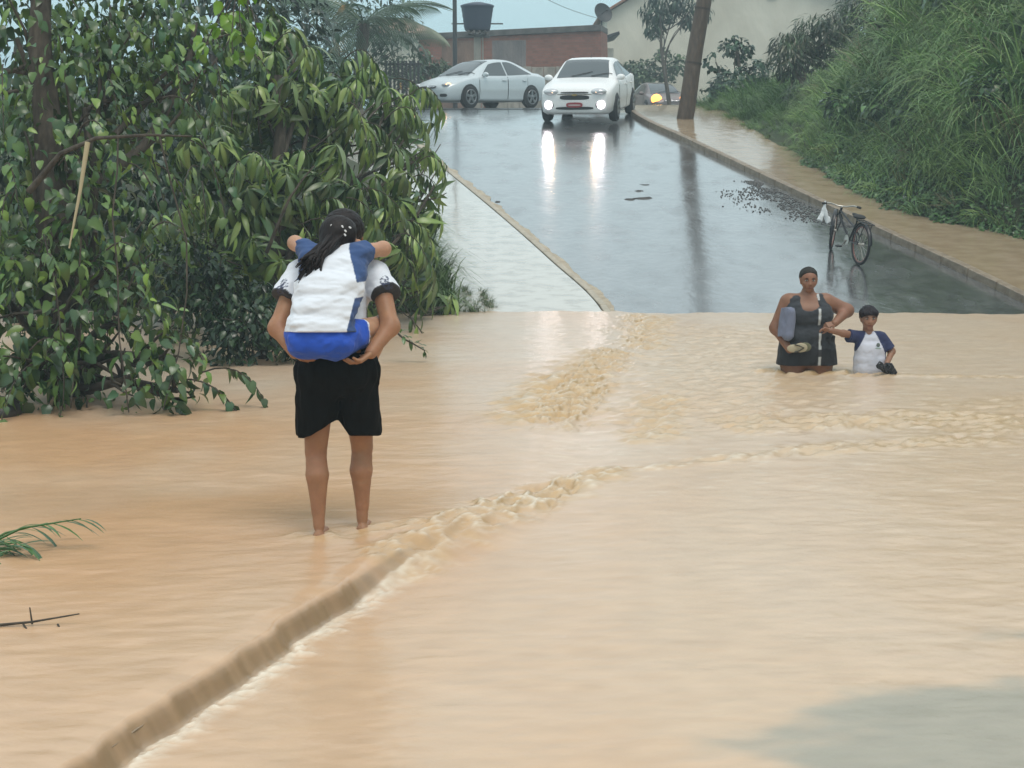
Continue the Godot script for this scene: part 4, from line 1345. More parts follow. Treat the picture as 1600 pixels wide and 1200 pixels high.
func build_boy() -> void:
	var place := Vector3(3.54, 0.0, -14.98)
	var o := person("person", "boy in white shirt with navy sleeves wading waist deep and holding black sandals", place)
	var sh := Shape.new()
	sh.col = Color(0.27, 0.14, 0.088)
	var skin_col := sh.col
	var p := []
	cap(p, Vector3(-0.1, 0.355, -0.01), Vector3(0.06, 0.355, -0.01), 0.055, 0.055)
	cap(p, Vector3(-0.06, 0.25, 0.0), Vector3(0.02, 0.25, 0.0), 0.085, 0.085)
	cap(p, Vector3(-0.055, 0.0, 0.0), Vector3(0.015, 0.0, 0.0), 0.085, 0.085)
	for x in [-0.085, 0.045]:
		cap(p, Vector3(x, -0.02, 0), Vector3(x, -0.32, 0.01), 0.066, 0.045)
		cap(p, Vector3(x, -0.32, 0.01), Vector3(x, -0.58, -0.02), 0.044, 0.03)
		cap(p, Vector3(x, -0.6, -0.01), Vector3(x, -0.62, 0.1), 0.03, 0.024)
	cap(p, Vector3(-0.03, 0.36, -0.02), Vector3(-0.04, 0.45, -0.01), 0.05, 0.043)
	cap(p, Vector3(-0.13, 0.365, -0.01), Vector3(-0.3, 0.4, 0.06), 0.042, 0.034)
	cap(p, Vector3(-0.3, 0.4, 0.06), Vector3(-0.46, 0.445, 0.17), 0.033, 0.025)
	cap(p, Vector3(0.095, 0.35, -0.01), Vector3(0.195, 0.215, 0.0), 0.042, 0.035)
	cap(p, Vector3(0.195, 0.215, 0.0), Vector3(0.12, 0.11, 0.13), 0.034, 0.025)
	net(sh, p, 0.01, 0.025, {"paint": tone(sh.col)})
	sh.col = skin_col
	hand(sh, Vector3(-0.46, 0.445, 0.17), Vector3(-0.8, 0.2, 0.15), Vector3(0.1, -0.7, 0.6), 0.5, 0.72, -1.0, 0.004)
	sh.col = skin_col
	hand(sh, Vector3(0.12, 0.11, 0.13), Vector3(-0.3, -0.75, 0.4), Vector3(-0.2, 0.3, 0.9), 0.8, 0.72, -1.0, 0.004)
	var c := Vector3(-0.045, 0.565, 0.0)
	sh.col = skin_col
	head_facing(sh, c, 0.078, 0.215)
	obj("body", sh, M.skin, o)
	face_parts(o, c + Vector3(0, -0.018, 0.079), 0.078)
	var hr := Shape.new()
	hr.col = Color(0.008, 0.007, 0.008)
	var q := []
	cap(q, c + Vector3(0, 0.018, -0.018), c + Vector3(0, 0.016, 0.008), 0.089, 0.086)
	cap(q, c + Vector3(-0.05, 0.03, 0.062), c + Vector3(0.05, 0.035, 0.062), 0.036, 0.034)
	cap(q, c + Vector3(0, -0.03, -0.03), c + Vector3(0, -0.06, -0.04), 0.078, 0.06)
	net(hr, q, 0.005, 0.02, {"folds": [[fine, Vector3(70, 20, 30), 0.009]], "clips": [Plane(Vector3(0, -0.87, 0.5).normalized(), c + Vector3(0, 0.008, 0.075))]})
	obj("hair", hr, M.hair, o)
	var st := Shape.new()
	q = []
	cap(q, Vector3(-0.09, 0.345, 0.0), Vector3(0.05, 0.345, 0.0), 0.073, 0.073)
	cap(q, Vector3(-0.07, 0.24, 0.005), Vector3(0.025, 0.24, 0.005), 0.106, 0.106)
	cap(q, Vector3(-0.075, 0.14, 0.005), Vector3(0.03, 0.14, 0.005), 0.108, 0.108)
	cap(q, Vector3(-0.075, 0.05, 0.005), Vector3(0.03, 0.05, 0.005), 0.108, 0.108)
	cap(q, Vector3(-0.075, -0.1, 0.005), Vector3(0.03, -0.1, 0.005), 0.112, 0.112, Vector3.ONE)
	cap(q, Vector3(-0.12, 0.355, -0.01), Vector3(-0.245, 0.375, 0.035), 0.062, 0.067, Vector3.ONE, 2)
	cap(q, Vector3(0.085, 0.35, -0.01), Vector3(0.165, 0.235, 0.0), 0.06, 0.066, Vector3.ONE, 2)
	cap(q, Vector3(-0.04, 0.47, 0.05), Vector3(-0.04, 0.43, 0.06), 0.055, 0.05, Vector3.ONE, 0, true)
	net(st, q, 0.007, 0.025, {"folds": [[fine, Vector3(9, 9, 9), 0.007], [soft, Vector3(60, 30, 60), 0.004]], "clips": [Plane(Vector3(0, -1, 0), Vector3(0, -0.14, 0))], "paint": func(v: Vector3):
		var e := 0.128 - (v.y - 0.22) * 0.5
		if v.y > 0.2 and (v.x + 0.02 > e or -0.02 - v.x - 0.02 > e): return Color(0.018, 0.026, 0.085)
		if v.y > 0.05 and v.x > 0.12 and v.y <= 0.2: return Color(0.018, 0.026, 0.085)
		return Color(0.56, 0.58, 0.66)})
	var shirt := obj("shirt", st, M.cloth, o)
	var cr := Shape.new()
	cr.col = Color(0.12, 0.15, 0.14)
	cr.ball(Vector3(0.035, 0.292, 0.104), Vector3(0.019, 0.021, 0.006), 12)
	cr.col = Color(0.33, 0.42, 0.4)
	cr.ball(Vector3(0.035, 0.26, 0.107), Vector3(0.03, 0.008, 0.005), 10)
	obj("crest", cr, M.cloth, shirt)
	for k in 2:
		var fl := thing("sandal", ["black sandal pointing right, upper of the two in the boy's hand", "black sandal hanging lower with its heel in the water by the boy"][k], "sandal", place + Vector3(0.09 + k * 0.04, 0.085 - k * 0.045, 0.19 - k * 0.03), 0.0, "sandals held by the boy")
		fl.rotation = Vector3(0.9, 0.15, -0.22 - 0.25 * k)
		var sole := Shape.new()
		sole.col = Color(0.012, 0.012, 0.014)
		sole.ball(Vector3(-0.05, 0, 0), Vector3(0.055, 0.014, 0.036), 14)
		sole.ball(Vector3(0.035, 0, 0), Vector3(0.07, 0.014, 0.043), 14)
		obj("sole", sole, M.cloth, fl)
		var strap := Shape.new()
		strap.col = Color(0.02, 0.02, 0.024)
		for x in [0.02, 0.055]:
			strap.tube([Vector3(x, 0.0, -0.04), Vector3(x, 0.032, -0.02), Vector3(x + 0.01, 0.036, 0.015), Vector3(x, 0.0, 0.042)], [0.014], 6)
		strap.tube([Vector3(-0.02, 0.0, -0.035), Vector3(-0.08, 0.04, -0.03), Vector3(-0.11, 0.045, 0), Vector3(-0.08, 0.04, 0.03), Vector3(-0.02, 0.0, 0.035)], [0.009], 6)
		obj("strap", strap, M.cloth, fl)


# ------------------------------------------------------------------ bicycle
func build_bicycle() -> void:
	var rear := Vector3(5.24, rise(-23.27), -23.27)
	var front := Vector3(5.03, rise(-24.29), -24.29)
	var d := (front - rear)
	var o := thing("bicycle", "black bicycle standing on the wet road with rear rack and turned front wheel", "bicycle", rear, atan2(d.x, d.z))
	o.rotation.x = -asin(d.y / d.length())
	o.rotation.z = 0.05
	var R := 0.315
	var wb := d.length()
	var wheel := func(where: Vector3, bas: Basis, parent: Node):
		var n := obj("wheel", _ring(R - 0.022, 0.022, where, bas), M.rubber, parent)
		obj("rim", _ring(R - 0.05, 0.011, where, bas), M.red_rim, n)
		var sp := Shape.new()
		for k in 18:
			var a := TAU * k / 18.0
			var e := Vector3(0, cos(a), sin(a)) * (R - 0.05)
			sp.tube([where + bas * Vector3(0.02 * (1 if k % 2 else -1), 0, 0), where + bas * e], [0.003], 4, false)
		sp.tube([where + bas * Vector3(-0.045, 0, 0), where + bas * Vector3(0.045, 0, 0)], [0.022], 8)
		obj("spokes", sp, M.steel, n)
	var rb := Basis()
	wheel.call(Vector3(0, R, 0), rb, o)
	var steer := Basis(Vector3.UP, -0.5)
	var fh := Vector3(0, R, wb)
	wheel.call(fh, steer, o)
	var fr := Shape.new()
	var bb := Vector3(0, 0.29, 0.43)
	var seat := Vector3(0, 0.57, 0.27)
	var neck := Vector3(0, 0.66, wb - 0.17)
	var neck2 := Vector3(0, 0.6, wb - 0.13)
	fr.tube([bb, seat], [0.016], 8)
	fr.tube([bb, neck2], [0.018], 8)
	fr.tube([seat.lerp(bb, 0.2), neck], [0.016], 8)
	for s in [-1, 1]:
		fr.tube([bb + Vector3(s * 0.03, 0, 0), Vector3(s * 0.06, R, 0)], [0.01], 6)
		fr.tube([seat.lerp(bb, 0.2), Vector3(s * 0.06, R, 0)], [0.009], 6)
	fr.tube([neck + Vector3(0, 0.05, -0.02), neck2], [0.02], 8)
	obj("frame", fr, M.bike_black, o)
	var fk := Shape.new()
	for s in [-1, 1]: fk.tube([neck2 + steer * Vector3(s * 0.02, 0, 0), neck2 + steer * Vector3(s * 0.055, -0.06, 0.01), fh + steer * Vector3(s * 0.055, 0, 0)], [0.014, 0.014, 0.01], 7)
	obj("fork", fk, M.bike_black, o)
	var hb := Shape.new()
	var hc := neck + Vector3(0, 0.07, -0.02)
	hb.tube([neck, hc], [0.014], 7)
	hb.tube([hc + steer * Vector3(-0.28, 0.03, -0.1), hc + steer * Vector3(-0.18, 0.03, 0.0), hc + steer * Vector3(-0.06, 0, 0.03), hc + steer * Vector3(0.06, 0, 0.03), hc + steer * Vector3(0.18, 0.03, 0.0), hc + steer * Vector3(0.28, 0.03, -0.1)], [0.012], 7)
	var bar := obj("handlebar", hb, M.steel, o)
	for s in [-1, 1]:
		var g := Shape.new()
		g.tube([hc + steer * Vector3(s * 0.24, 0.03, -0.06), hc + steer * Vector3(s * 0.29, 0.03, -0.115)], [0.019], 8)
		obj("grip", g, M.rubber, bar)
	var sd := Shape.new()
	sd.tube([seat, seat + Vector3(0, 0.1, -0.02)], [0.013], 7)
	sd.ball(seat + Vector3(0, 0.13, -0.08), Vector3(0.095, 0.035, 0.11), 12)
	sd.ball(seat + Vector3(0, 0.13, 0.05), Vector3(0.035, 0.028, 0.13), 10)
	obj("saddle", sd, M.rubber, o)
	var rk := Shape.new()
	for s in [-1, 1]:
		rk.tube([Vector3(s * 0.06, 0.66, 0.16), Vector3(s * 0.06, 0.66, -0.24)], [0.008], 6)
		rk.tube([Vector3(s * 0.06, 0.66, -0.16), Vector3(s * 0.065, R, 0)], [0.007], 6)
	for k in 4: rk.tube([Vector3(-0.06, 0.66, 0.12 - k * 0.12), Vector3(0.06, 0.66, 0.12 - k * 0.12)], [0.007], 6)
	obj("rear_rack", rk, M.bike_black, o)
	for w in [[Vector3(0, R, 0), Basis(), 0.2, 3.0], [fh, steer, 1.2, 3.2]]:
		var mg := Shape.new()
		mg.grid(14, 4, func(a, b):
			var an: float = lerpf(w[2], w[3], a)
			var x: float = (b - 0.5) * 0.06
			var r := R + 0.025 - x * x * 12.0
			return w[0] + w[1] * Vector3(x, sin(an) * r, cos(an) * r))
		obj("mudguard", mg, M.bike_black, o)
	var cr := Shape.new()
	cr.lathe([Vector2(0, 0.0), Vector2(0.085, 0.0), Vector2(0.085, 0.006), Vector2(0, 0.006)], 18, bb + Vector3(0.045, 0, 0), Basis(Vector3.BACK, -PI / 2))
	cr.tube([bb + Vector3(0.06, 0, 0), bb + Vector3(0.06, -0.12, 0.11)], [0.01], 6)
	cr.tube([bb + Vector3(-0.06, 0, 0), bb + Vector3(-0.06, 0.12, -0.11)], [0.01], 6)
	obj("crank", cr, M.steel, o)
	for s in [-1, 1]:
		var pd := Shape.new()
		pd.box(bb + Vector3(s * 0.11, -s * 0.12, s * 0.11), Vector3(0.09, 0.02, 0.07), 0.006)
		obj("pedal", pd, M.rubber, o)
	var ks := Shape.new()
	ks.tube([Vector3(-0.05, 0.3, 0.3), Vector3(-0.2, 0.01, 0.25)], [0.009], 6)
	obj("kickstand", ks, M.steel, o)
	# a white plastic bag on the left grip
	var bag := thing("plastic_bag", "white plastic bag knotted on the left end of the bicycle's handlebar", "bag", o.transform * (hc + steer * Vector3(0.26, 0.03, -0.08)))
	var b := Shape.new()
	b.col = Color(0.7, 0.74, 0.76)
	var q := []
	cap(q, Vector3(0.0, 0.02, 0), Vector3(-0.01, -0.1, 0), 0.014, 0.028, Vector3(1, 1, 0.7))
	cap(q, Vector3(-0.01, -0.1, 0), Vector3(-0.08, -0.27, 0.02), 0.024, 0.042, Vector3(1, 1, 0.5), 2)
	cap(q, Vector3(-0.0, -0.1, 0), Vector3(0.07, -0.3, -0.01), 0.024, 0.046, Vector3(1, 1, 0.5), 2)
	net(b, q, 0.006, 0.015, {"folds": [[fine, Vector3(20, 6, 20), 0.008]]})
	obj("bag_film", b, M.cloth, bag)


func _ring(r: float, thick: float, where: Vector3, bas: Basis) -> Shape:
	var sh := Shape.new()
	var prof := []
	for k in 9:
		var a := TAU * k / 8.0
		prof.append(Vector2(r + cos(a) * thick, sin(a) * thick))
	sh.lathe(prof, 32, where, bas * Basis(Vector3.BACK, PI / 2))
	return sh


# ------------------------------------------------------------------ water, road, banks
const RAPIDS := [[0.22, -12.35, 0.6, -14.3, 0.42, 1.0, 0.25], [0.6, -14.3, 1.0, -16.3, 0.3, 0.9, 0.25], [1.5, -17.0, 1.8, -20.0, 0.3, 0.8, 0.3], [-0.62, -7.7, -0.1, -8.95, 0.15, 0.6, 0.5], [-0.1, -8.95, 0.66, -10.3, 0.17, 0.8, 0.6], [0.66, -10.3, 1.5, -10.75, 0.1, 0.45, 1.0],
	[1.5, -10.75, 2.2, -11.1, 0.11, 0.45, 0.7], [2.2, -11.1, 3.6, -11.5, 0.2, 0.55, 0.15], [1.1, -11.6, 1.35, -13.4, 0.26, 0.75, 0.3], [1.9, -12.2, 3.8, -12.4, 0.4, 0.65, 0.15], [3.6, -11.9, 5.2, -12.6, 0.3, 0.5, 0.1], [1.7, -13.2, 2.4, -18.0, 1.1, 0.36, 0.15], [2.55, -15.05, 3.2, -14.95, 0.17, 1.0, 0.25], [3.4, -14.95, 3.75, -14.9, 0.12, 0.7, 0.2], [3.2, -14.85, 6.0, -14.6, 0.1, 0.45, 0.2],
	[-1.05, -8.02, -0.75, -8.15, 0.13, 0.5, 0.2], [-0.75, -8.2, -0.25, -8.35, 0.12, 0.55, 0.35], [4.0, -13.0, 6.0, -13.4, 0.4, 0.3, 0.05]]


func drop(z: float) -> float:       # how far the water on the pavement stands above that on the road
	return 0.035 + 0.1 * smoothstep(-9.8, -8.3, z)


func kerb_x(z: float) -> float:
	return along(KERB, z) + 0.035 * fine.get_noise_1d(z * 2.4) * smoothstep(-9.0, -7.0, z)


func build_water() -> void:
	var zs := []
	for z in [60.0, 40.0, 25.0, 15.0, 8.0, 4.0, 1.0, -1.0, -2.5, -3.5]: zs.append(z)
	var z := -4.0
	while z > -21.4:
		z -= lerpf(0.018, 0.045, clampf((-z - 4.0) / 10.0, 0, 1))
		zs.append(z)
	for e in [-22.5, -24.0]: zs.append(e)
	var ns := []
	for x in [-90.0, -60.0, -40.0, -25.0, -16.0, -12.0, -9.5]: ns.append(x)
	var x := -8.0
	while x < -0.16: ns.append(x); x += 0.05
	x = -0.16
	while x < 0.36: ns.append(x); x += 0.011
	while x < 8.2: ns.append(x); x += 0.04
	for e in [9.0, 10.5, 13.0, 18.0, 30.0, 50.0, 90.0]: ns.append(e)
	var sh := Shape.new()
	var mud_a := Color(0.55, 0.335, 0.185)
	var mud_b := Color(0.57, 0.42, 0.285)
	var mud_c := Color(0.58, 0.46, 0.345)
	var wet_stone := Color(0.29, 0.195, 0.11)
	var shallow := Color(0.275, 0.275, 0.225)
	var foam_c := Color(0.8, 0.73, 0.6)
	var chop_c := Color(0.5, 0.335, 0.155)
	for zz: float in zs:
		var kx := kerb_x(zz)
		var lift := drop(zz)
		var near := smoothstep(-8.5, -7.1, zz)
		var segx := zz / 0.8
		var seg := absf(segx - roundf(segx)) * 0.8       # metres to the next kerb joint
		var lip := 0.012 * fine.get_noise_1d(zz * 1.7 + 9.0) * near
		for s: float in ns:
			var px := kx + s
			var far := absf(s) > 8.3 or zz > -3.6 or zz < -21.5
			var h := 0.0
			var c := mud_a.lerp(mud_b, clampf(0.45 + s * 0.25 + 0.6 * soft.get_noise_2d(px * 14.0, zz * 7.0), 0, 1)).lerp(mud_c, clampf(smoothstep(-9.0, -16.0, zz) * 0.8 + 0.55 * fine.get_noise_2d(px * 0.5 + 7.0, zz * 0.35), 0, 1))
			var fall := 0.0
			if s < 0.5:
				var w := lerpf(0.5, 0.085, near)
				var t := clampf((s + w * 0.25) / w, 0.0, 1.0)
				fall = 1.0 - t * t * (3 - 2 * t)
				h += (lift + lip * smoothstep(-0.5, -0.05, s)) * fall - 0.012 * near * smoothstep(-0.14, 0.0, s) * fall
			if not far:
				if zz < -18.0: h += 0.016 * smoothstep(-18.0, -20.0, zz) * soft.get_noise_2d(px * 45.0, 3.0)
				var q := Vector2(px * 0.55, zz * 1.5)
				h += 0.004 * soft.get_noise_2d(q.x * 60.0, q.y * 60.0) + 0.0035 * fine.get_noise_2d(px * 1.6, zz * 3.4) 
				h += 0.0022 * fine.get_noise_2d(px * 6.5 + 40.0, zz * 12.0)
				var rap := 0.0
				var white := 0.0
				for r in RAPIDS:
					var a := Vector2(r[0], r[1])
					var ba := Vector2(r[2], r[3]) - a
					var pa := Vector2(px, zz) - a
					if pa.x < minf(0, ba.x) - r[4] * 2.0 or pa.x > maxf(0, ba.x) + r[4] * 2.0 or pa.y > r[4] * 2.0 or pa.y < ba.y - r[4] * 2.0 - 0.2: continue
					var d: float = (pa - ba * clampf(pa.dot(ba) / ba.length_squared(), 0, 1)).length() / r[4]
					d += 0.7 * fine.get_noise_2d(px * 2.6, zz * 2.6)
					var g: float = r[5] * (1.0 - smoothstep(0.35, 1.6, d))
					rap = maxf(rap, g)
					white = maxf(white, g * r[6])
				if rap > 0.02:
					var q1 := 1.0 - absf(ridge.get_noise_2d(px * 1.5 + zz * 0.5, zz * 0.85)) * 2.2
					var q2 := 1.0 - absf(ridge.get_noise_2d(px * 3.6 + 31.0, zz * 2.2 + px * 0.5)) * 2.2
					var crest := q1 * 0.6 + q2 * 0.4
					h += rap * (0.036 * (q1 - 0.3) + 0.018 * q2)
					c = c.lerp(chop_c, clampf(rap * 0.9, 0, 0.85))
					c = c.lerp(foam_c, clampf((crest - 0.62) * 3.2, 0, 1) * clampf(white * 1.5, 0, 1) + clampf((crest - 0.8) * 3.0, 0, 1) * rap * 0.4)
				# the fall over the kerb and the foam at its foot
				if near > 0.0 and s > -0.05 and s < 0.36:
					var sheet := smoothstep(-0.012, 0.012, s) * (1.0 - smoothstep(0.05, 0.075, s)) * near
					var strand := fine.get_noise_2d(zz * 9.0, s * 2.0) * 0.8 + 0.35 * fine.get_noise_2d(zz * 31.0, s * 3.0)
					c = c.lerp(wet_stone, sheet * clampf(0.9 - strand * 0.4, 0, 1))
					h -= sheet * 0.01 * strand
					var edge := 0.12 + 0.055 * fine.get_noise_1d(zz * 6.0) + 0.04 * fine.get_noise_1d(zz * 24.0)
					var f := smoothstep(0.045, 0.07, s) * (1.0 - smoothstep(edge * 0.55, edge + 0.07, s)) * near
					f *= clampf(0.72 + 0.9 * fine.get_noise_2d(px * 20.0, zz * 20.0), 0, 1)
					c = c.lerp(foam_c, f * 0.95)
					h += f * 0.02 + f * 0.012 * fine.get_noise_2d(px * 34.0, zz * 34.0)
				# drifting flecks and the thin water over the asphalt
				var fl := ridge.get_noise_2d(px * 1.1, zz * 4.2)
				if s > 0.0 and zz < -9.5: c = c.lerp(foam_c, smoothstep(0.42, 0.62, fl) * 0.22)
				var bare := 0.9 - Vector2((px - 1.7) / 1.0, (zz + 5.5 + (px - 1.75) * 0.3) / 0.75).length() + 0.35 * fine.get_noise_2d(px * 1.6, zz * 2.4)
				bare = maxf(bare, 0.5 - Vector2((px - 2.5) / 0.6, (zz + 6.75) / 0.3).length() + 0.3 * fine.get_noise_2d(px * 1.7, zz * 2.5))
				if s > 0.5: c = c.lerp(shallow, smoothstep(-0.12, 0.35, bare) * 0.8)
				var scum := smoothstep(0.34, 0.6, ridge.get_noise_2d(px * 0.55 + 11.0, zz * 2.6)) * 0.16 + smoothstep(0.1, 0.6, fine.get_noise_2d(px * 0.9 + 3.0, zz * 1.3)) * 0.1
				c = c.lerp(Color(0.42, 0.26, 0.14), scum * (1.0 - smoothstep(-0.2, 0.3, bare) if s > 0.5 else 1.0))
				var gr := 1.0 + 0.10 * fine.get_noise_2d(px * 3.0, zz * 7.0)
				c = Color(c.r * gr, c.g * gr, c.b * gr)
				if zz < -20.0: h -= 0.0
			sh.col = c
			sh.vert(Vector3(px, h, zz))
	var w := ns.size()
	for r in zs.size() - 1:
		for k in w - 1:
			var a := r * w + k
			sh.quad(a, a + 1, a + w + 1, a + w)
	sh.smooth()
	struct("flood_water", sh, M.water, "muddy brown flood water pouring over the drowned kerb")


func strip(left: Callable, right: Callable, z0: float, z1: float, lift: Callable, cols := 24, step := 0.25) -> Shape:
	var sh := Shape.new()
	var rows := int((z0 - z1) / step)
	sh.grid(cols, rows, func(a, b):
		var z: float = lerpf(z0, z1, b)
		var x: float = lerpf(left.call(z), right.call(z), a)
		return Vector3(x, rise(z) + lift.call(x, z), z))
	return sh


func build_land() -> void:
	var xs := []
	var zs := []
	for x in [-400.0, -200.0, -100.0, -60.0, -40.0, -30.0]: xs.append(x)
	var k := -24.0
	while k <= 24.0: xs.append(k); k += 0.4
	for x in [30.0, 40.0, 60.0, 100.0, 200.0, 400.0]: xs.append(x)
	for z in [200.0, 100.0, 50.0, 20.0, 5.0, 0.0]: zs.append(z)
	k = -4.0
	while k >= -62.0: zs.append(k); k -= 0.4
	for z in [-70.0, -85.0, -110.0, -160.0, -260.0, -500.0]: zs.append(z)
	var sh := Shape.new()
	for z in zs:
		for x in xs:
			var g := clampf(0.5 + soft.get_noise_2d(x * 8, z * 8), 0, 1)
			sh.col = Color(0.06, 0.045, 0.028).lerp(Color(0.03, 0.06, 0.02), 0.5 + g * 0.5 if x > along(BANK, z) or z < -40 else 0.25 + g * 0.5)
			sh.vert(Vector3(x, land(x, z), z))
	var w := xs.size()
	for r in zs.size() - 1:
		for c in w - 1:
			var a := r * w + c
			sh.quad(a, a + 1, a + w + 1, a + w)
	sh.smooth()
	struct("ground", sh, M.soil)
	var road := strip(func(z): return along(ROAD_L, z), func(z): return along(ROAD_R, z), -15.0, -47.0, func(x, z): return 0.006 * soft.get_noise_2d(x * 12, z * 8), 40, 0.12)
	struct("road", road, M.asphalt, "wet asphalt road running up out of the flood")
	var cross := strip(func(_z): return -32.0, func(z): return 16.0 if z < -52.0 else 3.3, -43.2, -74.0, func(_x, _z): return 0.008, 60, 0.5)
	struct("cross_street", cross, M.asphalt)
	# left pavement: a sheet of running water with a sandy rim; right pavement the same beside the bank
	var lw := strip(func(z): return along(WALK_L, z) - 0.15, func(z): return along(ROAD_L, z) - 0.16, -18.0, -43.0, func(x, z): return 0.05 + 0.004 * soft.get_noise_2d(x * 25, z * 10), 40, 0.1)
	struct("pavement_water", lw, M.sheet_water, "thin pale water running down the left pavement")
	var rw := strip(func(z): return along(ROAD_R, z) + 0.14, func(z): return along(BANK, z) + 0.7, -18.0, -52.0, func(x, z): return 0.09 + 0.006 * soft.get_noise_2d(x * 22, z * 9) + 0.004 * fine.get_noise_2d(x * 3.0, z * 2.0), 40, 0.1)
	struct("flooded_pavement", rw, M.brown_sheet, "brown water standing on the right pavement")
	var slab := Shape.new()
	slab.grid(6, 90, func(a, b):
		var z: float = lerpf(-2.0, -20.0, b)
		return Vector3(along(KERB, z) + 0.0 - (1.0 - a) * 2.4, drop(z) - 0.055 - 0.25 * smoothstep(-8.8, -10.0, z), z))
	struct("pavement", slab, M.concrete)
	var silt := strip(func(z): return along(ROAD_L, z) - 0.03, func(z): return along(ROAD_L, z) + 0.07 + 0.09 * fine.get_noise_1d(z * 1.3), -19.0, -36.0, func(x, z): return 0.018 + 0.012 * fine.get_noise_2d(x * 9, z * 5), 5, 0.08)
	struct("silt_strip", silt, M.silt)
	for side in [["kerb", ROAD_L, -0.13, -0.02, -16.0, -41.0, 0.05, M.kerb_silty], ["kerb", ROAD_R, 0.0, 0.15, -17.0, -41.5, 0.115, M.kerb_stone]]:
		var o := Node3D.new()
		o.name = side[0]
		add_child(o, true)
		o.set_meta("kind", "structure")
		var z: float = side[4]
		var i := 0
		while z > side[5]:
			var z2 := z - 0.8
			var a := Vector3(along(side[1], z) + (side[2] + side[3]) / 2.0, rise(z), z)
			var b := Vector3(along(side[1], z2) + (side[2] + side[3]) / 2.0, rise(z2), z2)
			var f := (b - a)
			var st := Shape.new()
			st.box(Vector3.ZERO, Vector3(side[3] - side[2], 0.3, f.length() - 0.012), 0.02)
			var s := obj("kerb_stone", st, side[7], o)
			var t := Transform3D(Basis.looking_at(f), (a + b) / 2.0 + Vector3(0, side[6] - 0.15 + 0.006 * soft.get_noise_1d(i * 77.0), 0))
			s.transform = t
			z = z2
			i += 1
	# drowned kerb that the water pours over
	var dk := Node3D.new()
	dk.name = "kerb"
	add_child(dk, true)
	dk.set_meta("kind", "structure")
	var z := -2.8
	while z > -12.0:
		var a := Vector3(along(KERB, z) - 0.125, 0, z)
		var b := Vector3(along(KERB, z - 0.8) - 0.125, 0, z - 0.8)
		var st := Shape.new()
		st.box(Vector3.ZERO, Vector3(0.13, 0.5, (b - a).length() - 0.012), 0.025)
		var s := obj("kerb_stone", st, M.kerb_stone, dk)
		s.transform = Transform3D(Basis.looking_at(b - a), (a + b) / 2.0 + Vector3(0, -0.245 - 0.1 * smoothstep(-7.4, -9.2, z), 0))
		z -= 0.8


